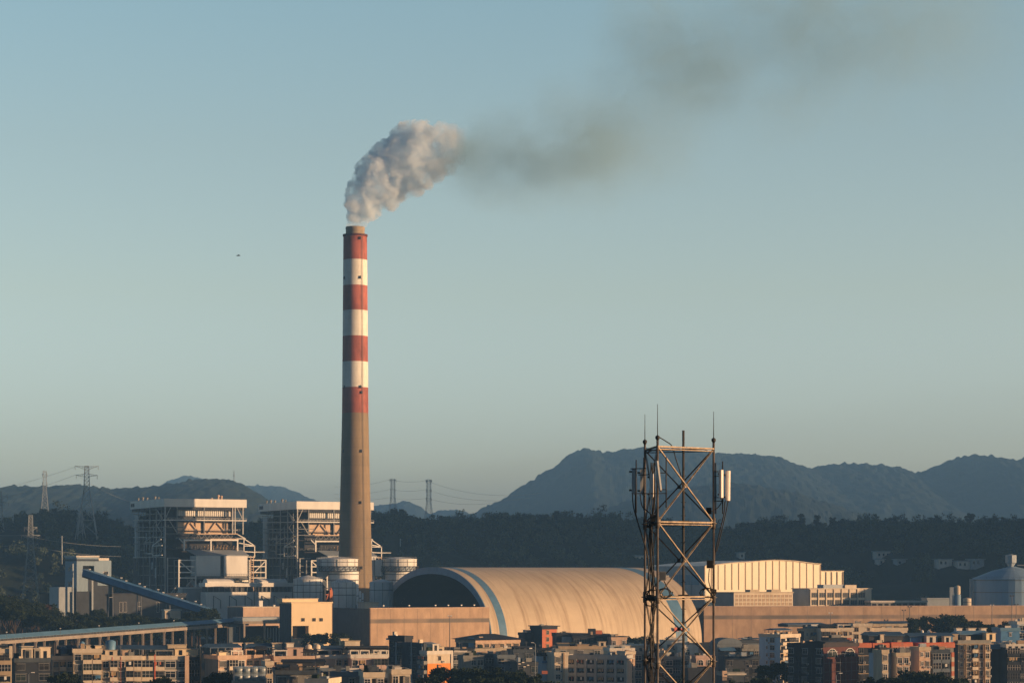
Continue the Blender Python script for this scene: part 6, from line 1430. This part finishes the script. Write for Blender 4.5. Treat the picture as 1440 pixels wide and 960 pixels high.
t, f, w, d, h = block('small lit kiosk with white beam at the bottom right of the mast', 1016, 1046, None, 944, 700, 12, 'navy_soft', 'plaster_grey', 'c.', d=6, cat='kiosk', name='kiosk', ribs=False)
MB().box(-.1, f.x(1022), -.3, 0, f.z(956), f.z(942.5)).build('end_wall', 'salmon', t); MB().box(f.x(1022), w + .6, -.8, -.3, f.z(948), f.z(946.5)).build('beam', 'plaster_white', t)
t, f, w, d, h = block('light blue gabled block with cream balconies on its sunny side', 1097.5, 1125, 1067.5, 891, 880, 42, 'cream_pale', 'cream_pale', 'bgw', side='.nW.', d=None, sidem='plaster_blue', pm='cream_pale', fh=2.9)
canopy(t, f, 1092, 1112, 883, 890, 2, 6, 'roof_blue')
t, f, w, d, h = block('cream block with dark blue double roof behind the light blue gable', 1131, 1155, 1122, 883, 960, 25, 'cream_pale', 'cream', 'nbb', d=None, pm='cream', sidem='navy')
canopy(t, f, 1108, 1160, 875.5, 881, 3, 8, 'roof_blue', walls='navy_soft'); hut(t, f, 1141, 1157, 878, 884, 1, 3, 'clad_grey', False, 'plaster_white')
for lab, a, b, pyt, pt, y_ in (('left section of the long cream terrace, with a recessed dark attic', 1155, 1178, 883, 'gw', 955), ('middle section of the long cream terrace, with a white roof frame', 1178, 1200, 882, 'gwn', 957), ('tallest section of the long cream terrace', 1200, 1226, 876, 'w.n', 958), ('right section of the long cream terrace, half under a blue roof', 1226, 1276, 882, '.w..', 962)):
    t, f, w, d, h = block(lab, a, b, None, pyt, y_, 8, 'cream_pale', 'cream_pale', pt, d=10, pm='cream_pale', ribs=False, fm='rib_brown', group='sections of the long cream terrace')
    if 'white roof frame' in lab: pergola(t, f, 1178, 1199, 877.5, 883, .2, 'plaster_white'); canopy(t, f, 1176, 1202, 875.5, 882, 5, 5, 'roof_dark')
    if 'attic' in lab: canopy(t, f, 1155, 1176, 877, 884, 2, 5, 'roof_dark', walls='void')
    if 'half under' in lab: canopy(t, f, 1228, 1276, 873, 880, 2, 7, 'roof_blue', walls='cream')
t, f, w, d, h = block('dark pavilion with red end wall in front of the cream terrace', 1166, 1190, None, 896, 850, 12, 'navy', 'navy', '', d=8, cat='pavilion', name='pavilion'); hut(t, f, 1189, 1197, 897, 905, 1, 3, 'coral', True, 'coral')
t, f, w, d, h = block('scaffolded red brick building with two arched attic windows', 1157.5, 1207, 1108, 904.5, 745, 43, 'brick_red', 'brick_dark', 'aa', side='w.w.w', d=None, ribs=False, fm='frame_white', sidem='brick_dark', pm='brick_dark', fh=3.1, gm='void', nmax=1)
m = MB(); yy = -1.3
for k in range(8): x = -1.2 + (w + 1.6) * k / 7; m.bar((x, yy, 0), (x, yy, h - 2.8 - (k % 3) * .4), .07)
for k in range(9): z = h - 3.4 - k * 2.9; m.bar((-1.3, yy, z), (w + .5, yy, z), .08)
m.build('scaffold', 'steel_mid', t); m = MB()
for k in range(9): y = d * k / 8; m.bar((-1.3, y, 0), (-1.3, y, h - 4.2), .07)
for k in range(8): z = h - 6 - k * 2.9; m.bar((-1.3, 0, z), (-1.3, d, z), .08)
m.build('scaffold', 'steel_mid', t)
canopy(t, f, 1160, 1200, 900.5, 906, 4, 6, 'roof_dark', walls='brick_dark')
for args in (('narrow block with coral red parapet left of the pale blue panel wall', 1207, 1224, 903.5, 765, 'navy', 'w.'), ('dark block with a broad coral red parapet above the pale blue panel wall', 1228, 1249, 903.5, 768, 'navy', '..'), ('block with the longest coral red parapet and salmon lower flats', 1254, 1282, 902.5, 770, 'salmon', 'wcw'), ('block with coral red parapet and white rooftop window hut', 1292, 1321, 903, 772, 'salmon', 'wc.'), ('slim block with a red and white striped pier beside the tan apartments', 1322, 1341, 902.5, 774, 'plaster_grey', 'w.')):
    t, f, w, d, h = block(args[0], args[1], args[2], None, args[3], args[4], 12, args[5], 'redband', args[6], d=10, pm='tan', gm='glass', ac=.5, skip=0)
    MB().box(-.3, w + .3, -.5, -.26, f.z(910), f.z(904)).build('coral_band', 'coral', t)
    if 'longest' in args[0]: canopy(t, f, 1280, 1340, 889.5, 903, 4, 8, 'roof_blue', walls='blue_sheet')
    if 'hut' in args[0]: hut(t, f, 1303, 1316, 894, 904, 1.5, 3, 'plaster_white', True, 'cream')
    if 'striped' in args[0]:
        hut(t, f, 1328, 1337, 894.5, 903, 1, 3, 'plaster_white', True, 'cream'); x = f.x(1338.5); m = MB()
        for k in range(6): m.box(x - .5, x + .5, -1.0, -.15, h - 5 - k * 1.6, h - 3.4 - k * 1.6, k % 2)
        m.build('striped_pier', ['coral', 'cream_pale'], t)
    if 'broad' in args[0]: canopy(t, f, 1222, 1270, 888, 903, 5, 7, 'roof_blue', walls='roof_dark'); hut(t, f, 1238, 1243, 892, 900, 4, 2, 'cream_pale', False)
t, f, w, d, h = block('blank pale blue panel wall in the shade between the coral parapets', 1222, 1241, None, 911.5, 735, -30, 'plaster_blue', 'navy_soft', '', d=8, cat='building', name='panel_building')
t, f, w, d, h = block('slim cream flats with a ladder of windows beside the pale blue panel wall', 1240.5, 1249, None, 913, 718, 14, 'cream', 'cream', 'w', d=7, ac=0)
t, f, w, d, h = block('salmon flats recessed below the coral parapets, above the dark trees', 1261, 1279, None, 917, 735, 10, 'salmon', 'cream', 'ww', d=6, ac=.8)
t, f, w, d, h = block('blue grey flats with glazed balconies left of the striped pier', 1310, 1335, None, 912.5, 745, 8, 'plaster_bluegrey', 'navy_soft', 'gg', d=7, pm='plaster_bluegrey')
t, f, w, d, h = block('salmon stair tower with small square windows among the coral parapets', 1293, 1308, None, 909, 742, 14, 'salmon', 'cream', 'nw', d=7, ac=.3)
t, f, w, d, h = block('tan apartment block with white windows and a wide overhanging cornice', 1347.5, 1392.5, 1340, 899.5, 790, 14, 'tan', 'plaster_grey', 'nwbww', d=11, sidem='navy', pm='cream_pale', cornice='tan', ac=.6, gm='void')
canopy(t, f, 1350, 1390, 886.5, 899, 4, 7, 'blue_pale', walls='roof_dark'); hut(t, f, 1387, 1400, 890, 899.5, 1, 4, 'yellow_wall', True, 'cream')
for a, b in ((1345, 1353), (1362, 1372), (1380, 1387)): hut(t, f, a, b, 883, 889, 13, 2, 'plaster_white', False)
for k in (0, 2, 3): x = w * (k + .98) / 5; MB().box(x - .1, x + .1, -1.3, -.15, -1, h - 1.6).build('drain_shaft', 'rib_brown', t)
hut(t, f, 1340, 1347, 891.5, 899.5, .5, 3, 'tan', False)
for px, lab in ((1297, 'white tank on a stand behind the blue roof, left of the pair'), (1306, 'thin white tank on a stand behind the blue roof, right of the pair')):
    water_tank(lab, Fr(1280, 800, 10, ZB), px, 885, 891, 6, .5, 'lamp_white')
t, f, w, d, h = block('blue clad shed above the dark right edge buildings', 1407.5, 1434, None, 882, 830, 8, 'blue_sheet', 'blue_pale', 'n', d=9, cat='shed', name='clad_shed', ribs=False)
t, f, w, d, h = block('bluish white house cut by the right picture edge above the white balcony', 1431, 1470, None, 873, 870, 8, 'plaster_blue', 'plaster_white', 'wbw', d=9, cat='house', name='town_house', pm='plaster_white')
t, f, w, d, h = block('dark block with blue parapet right of the tan apartments', 1393, 1414, None, 905, 818, 10, 'navy', 'blue_pale', '.', d=9, ribs=False)
MB().box(-.1, w, -.5, -.26, f.z(912), f.z(906)).build('blue_band', 'blue_sheet', t)
t, f, w, d, h = block('dark block with a white three window gallery at the right picture edge', 1415, 1470, None, 905, 812, 6, 'navy', 'plaster_white', 'gkg', d=9, pm='navy', gm='void')
MB().box(-.2, w, -.6, -.26, f.z(913), f.z(905.5)).build('gallery_front', 'plaster_white', t)
for px in (1420, 1429, 1437): x = f.x(px); MB().box(x - .5, x + .5, -.7, -.601, f.z(911), f.z(908)).build('window', 'glass', t)

# ---- street trees and small things
TT = [(628, 931, 640, 1.0, 'broad', 'dark round tree at the bottom, leftmost before the orange building'), (655, 929, 640, 1.3, 'broad', 'large dark tree at the bottom below the hipped house'), (688, 932, 636, 1.2, 'round', 'dark tree at the bottom, in the middle of the central clump'), (716, 934, 632, 1.25, 'broad', 'dark spreading tree in the central clump, right of its middle'), (744, 941, 628, 1.1, 'round', 'lower dark tree at the right end of the central clump'), (602, 944, 625, .95, 'round', 'low dark tree at the bottom below the deep blue block'), (672, 944, 606, 1.2, 'broad', 'front dark tree along the bottom edge below the central clump'), (708, 946, 604, 1.2, 'round', 'second front tree along the bottom edge of the central clump'),
      (892, 886, 985, 1.9, 'broad', 'big dark spreading tree in front of the dome, left of the mast'), (876, 893, 980, 1.0, 'round', 'smaller dark tree beside the big spreading tree at the dome'), (1286, 863, 1010, 1.3, 'broad', 'leftmost round tree of the clump before the right yard wall'), (1308, 860, 1015, 1.25, 'loose', 'second tree of the clump before the right yard wall, lighter'), (1337, 856.5, 1010, 1.7, 'broad', 'tallest tree of the clump before the right yard wall'), (1366, 865, 1012, 1.45, 'round', 'rightmost tree of the clump before the right yard wall'), (1393, 873, 1000, .9, 'broad', 'low bush like tree below the big blue tank'), (1420, 869, 1005, 1.0, 'broad', 'low tree at the wall foot near the right edge'),
      (1102, 925, 760, 1.1, 'broad', 'dark tree at the foot of the light blue gable'), (1078, 929, 750, .9, 'round', 'small dark tree left of the light blue gable foot'), (1284, 934, 640, 1.3, 'broad', 'dark tree at the bottom below the salmon flats'), (1310, 937, 630, 1.35, 'round', 'dark tree at the bottom below the glazed balconies'), (1338, 944, 620, 1.2, 'broad', 'dark tree at the bottom left of the tan apartments'), (1228, 946, 640, 1.1, 'round', 'dark tree at the bottom below the pale blue panel wall'), (1256, 944, 630, 1.0, 'broad', 'dark tree at the bottom between panel wall and salmon flats'), (1362, 953, 600, 1.0, 'round', 'low dark tree at the foot of the tan apartments'),
      (315, 938, 610, 1.0, 'broad', 'dark tree before the grey gable end, left of the sectional tank'), (300, 944, 600, .9, 'round', 'smaller dark tree at the foot of the grey gable end'), (90, 938, 610, 1.0, 'loose', 'green tree before the low cream end bay'), (104, 948, 600, .8, 'round', 'low tree right of the green one before the cream apartments'), (437, 884, 1060, 1.3, 'loose', 'green tree at the foot of the sunlit yellow transfer building'), (452, 886, 1055, 1.0, 'round', 'round tree right of the green one by the yellow building'), (352, 889, 1060, 1.3, 'broad', 'dark tree under the head house of the conveyor bridge'), (478, 885, 1050, 1.2, 'broad', 'dark tree before the grey screen wall right of the yellow building'), (372, 893, 1050, 1.0, 'round', 'low round tree under the conveyor head house canopy'),
      (1146, 952, 600, 1.0, 'broad', 'dark tree at the bottom before the scaffolded building'), (1040, 950, 620, 1.0, 'round', 'dark tree at the bottom right of the mast legs'), (1075, 946, 640, 1.0, 'broad', 'dark tree at the bottom between kiosk and brick building'), (230, 945, 600, .9, 'round', 'dark tree before the cream block with long windows'), (775, 950, 600, 1.0, 'broad', 'dark tree at the bottom left of the grey apartments'), (960, 948, 640, 1.0, 'round', 'dark tree at the bottom inside the mast legs')]
for px, py, Y, s_, kd, lab in TT: tree(kd, lab, px, py, Y, s_, 'town trees')
def street_lamp(label, px, pyt, Y, arm=1):
    c = W(px, pyt, Y); g = gz(c.x, Y); t = thing('street_lamp', label, 'street lamp', (c.x, Y, g), 0, 'street lamps in the town'); H = c.z - g
    m = MB(); m.tube([(0, 0, -.3), (0, 0, H - .5), (arm * .3, 0, H - .1), (arm * 1.3, 0, H)], [.11, .07, .06, .05], 7); m.build('pole', 'clad_grey', t, True)
    m = MB(); m.box(arm * 1.0 - .35, arm * 1.0 + .5, -.16, .16, H - .06, H + .12); m.build('lamp_head', 'lamp_white', t)
street_lamp('street lamp before the dark shaded block at the lower left', 40.5, 945, 600); street_lamp('street lamp before the blue white house beside the central trees', 753, 903, 700, -1); street_lamp('street lamp with two pale heads before the scaffolded building', 1176, 946, 560)
f = Fr(763, 560, 10, ZB)
tag(link('shop_sign', MB().box(-.9, .9, -.1, .1, 0, 1.0).mesh('shop_sign', ['coral']), None, W(766, 947, 700), 0), 'small red shop sign beside the central trees', 'sign')
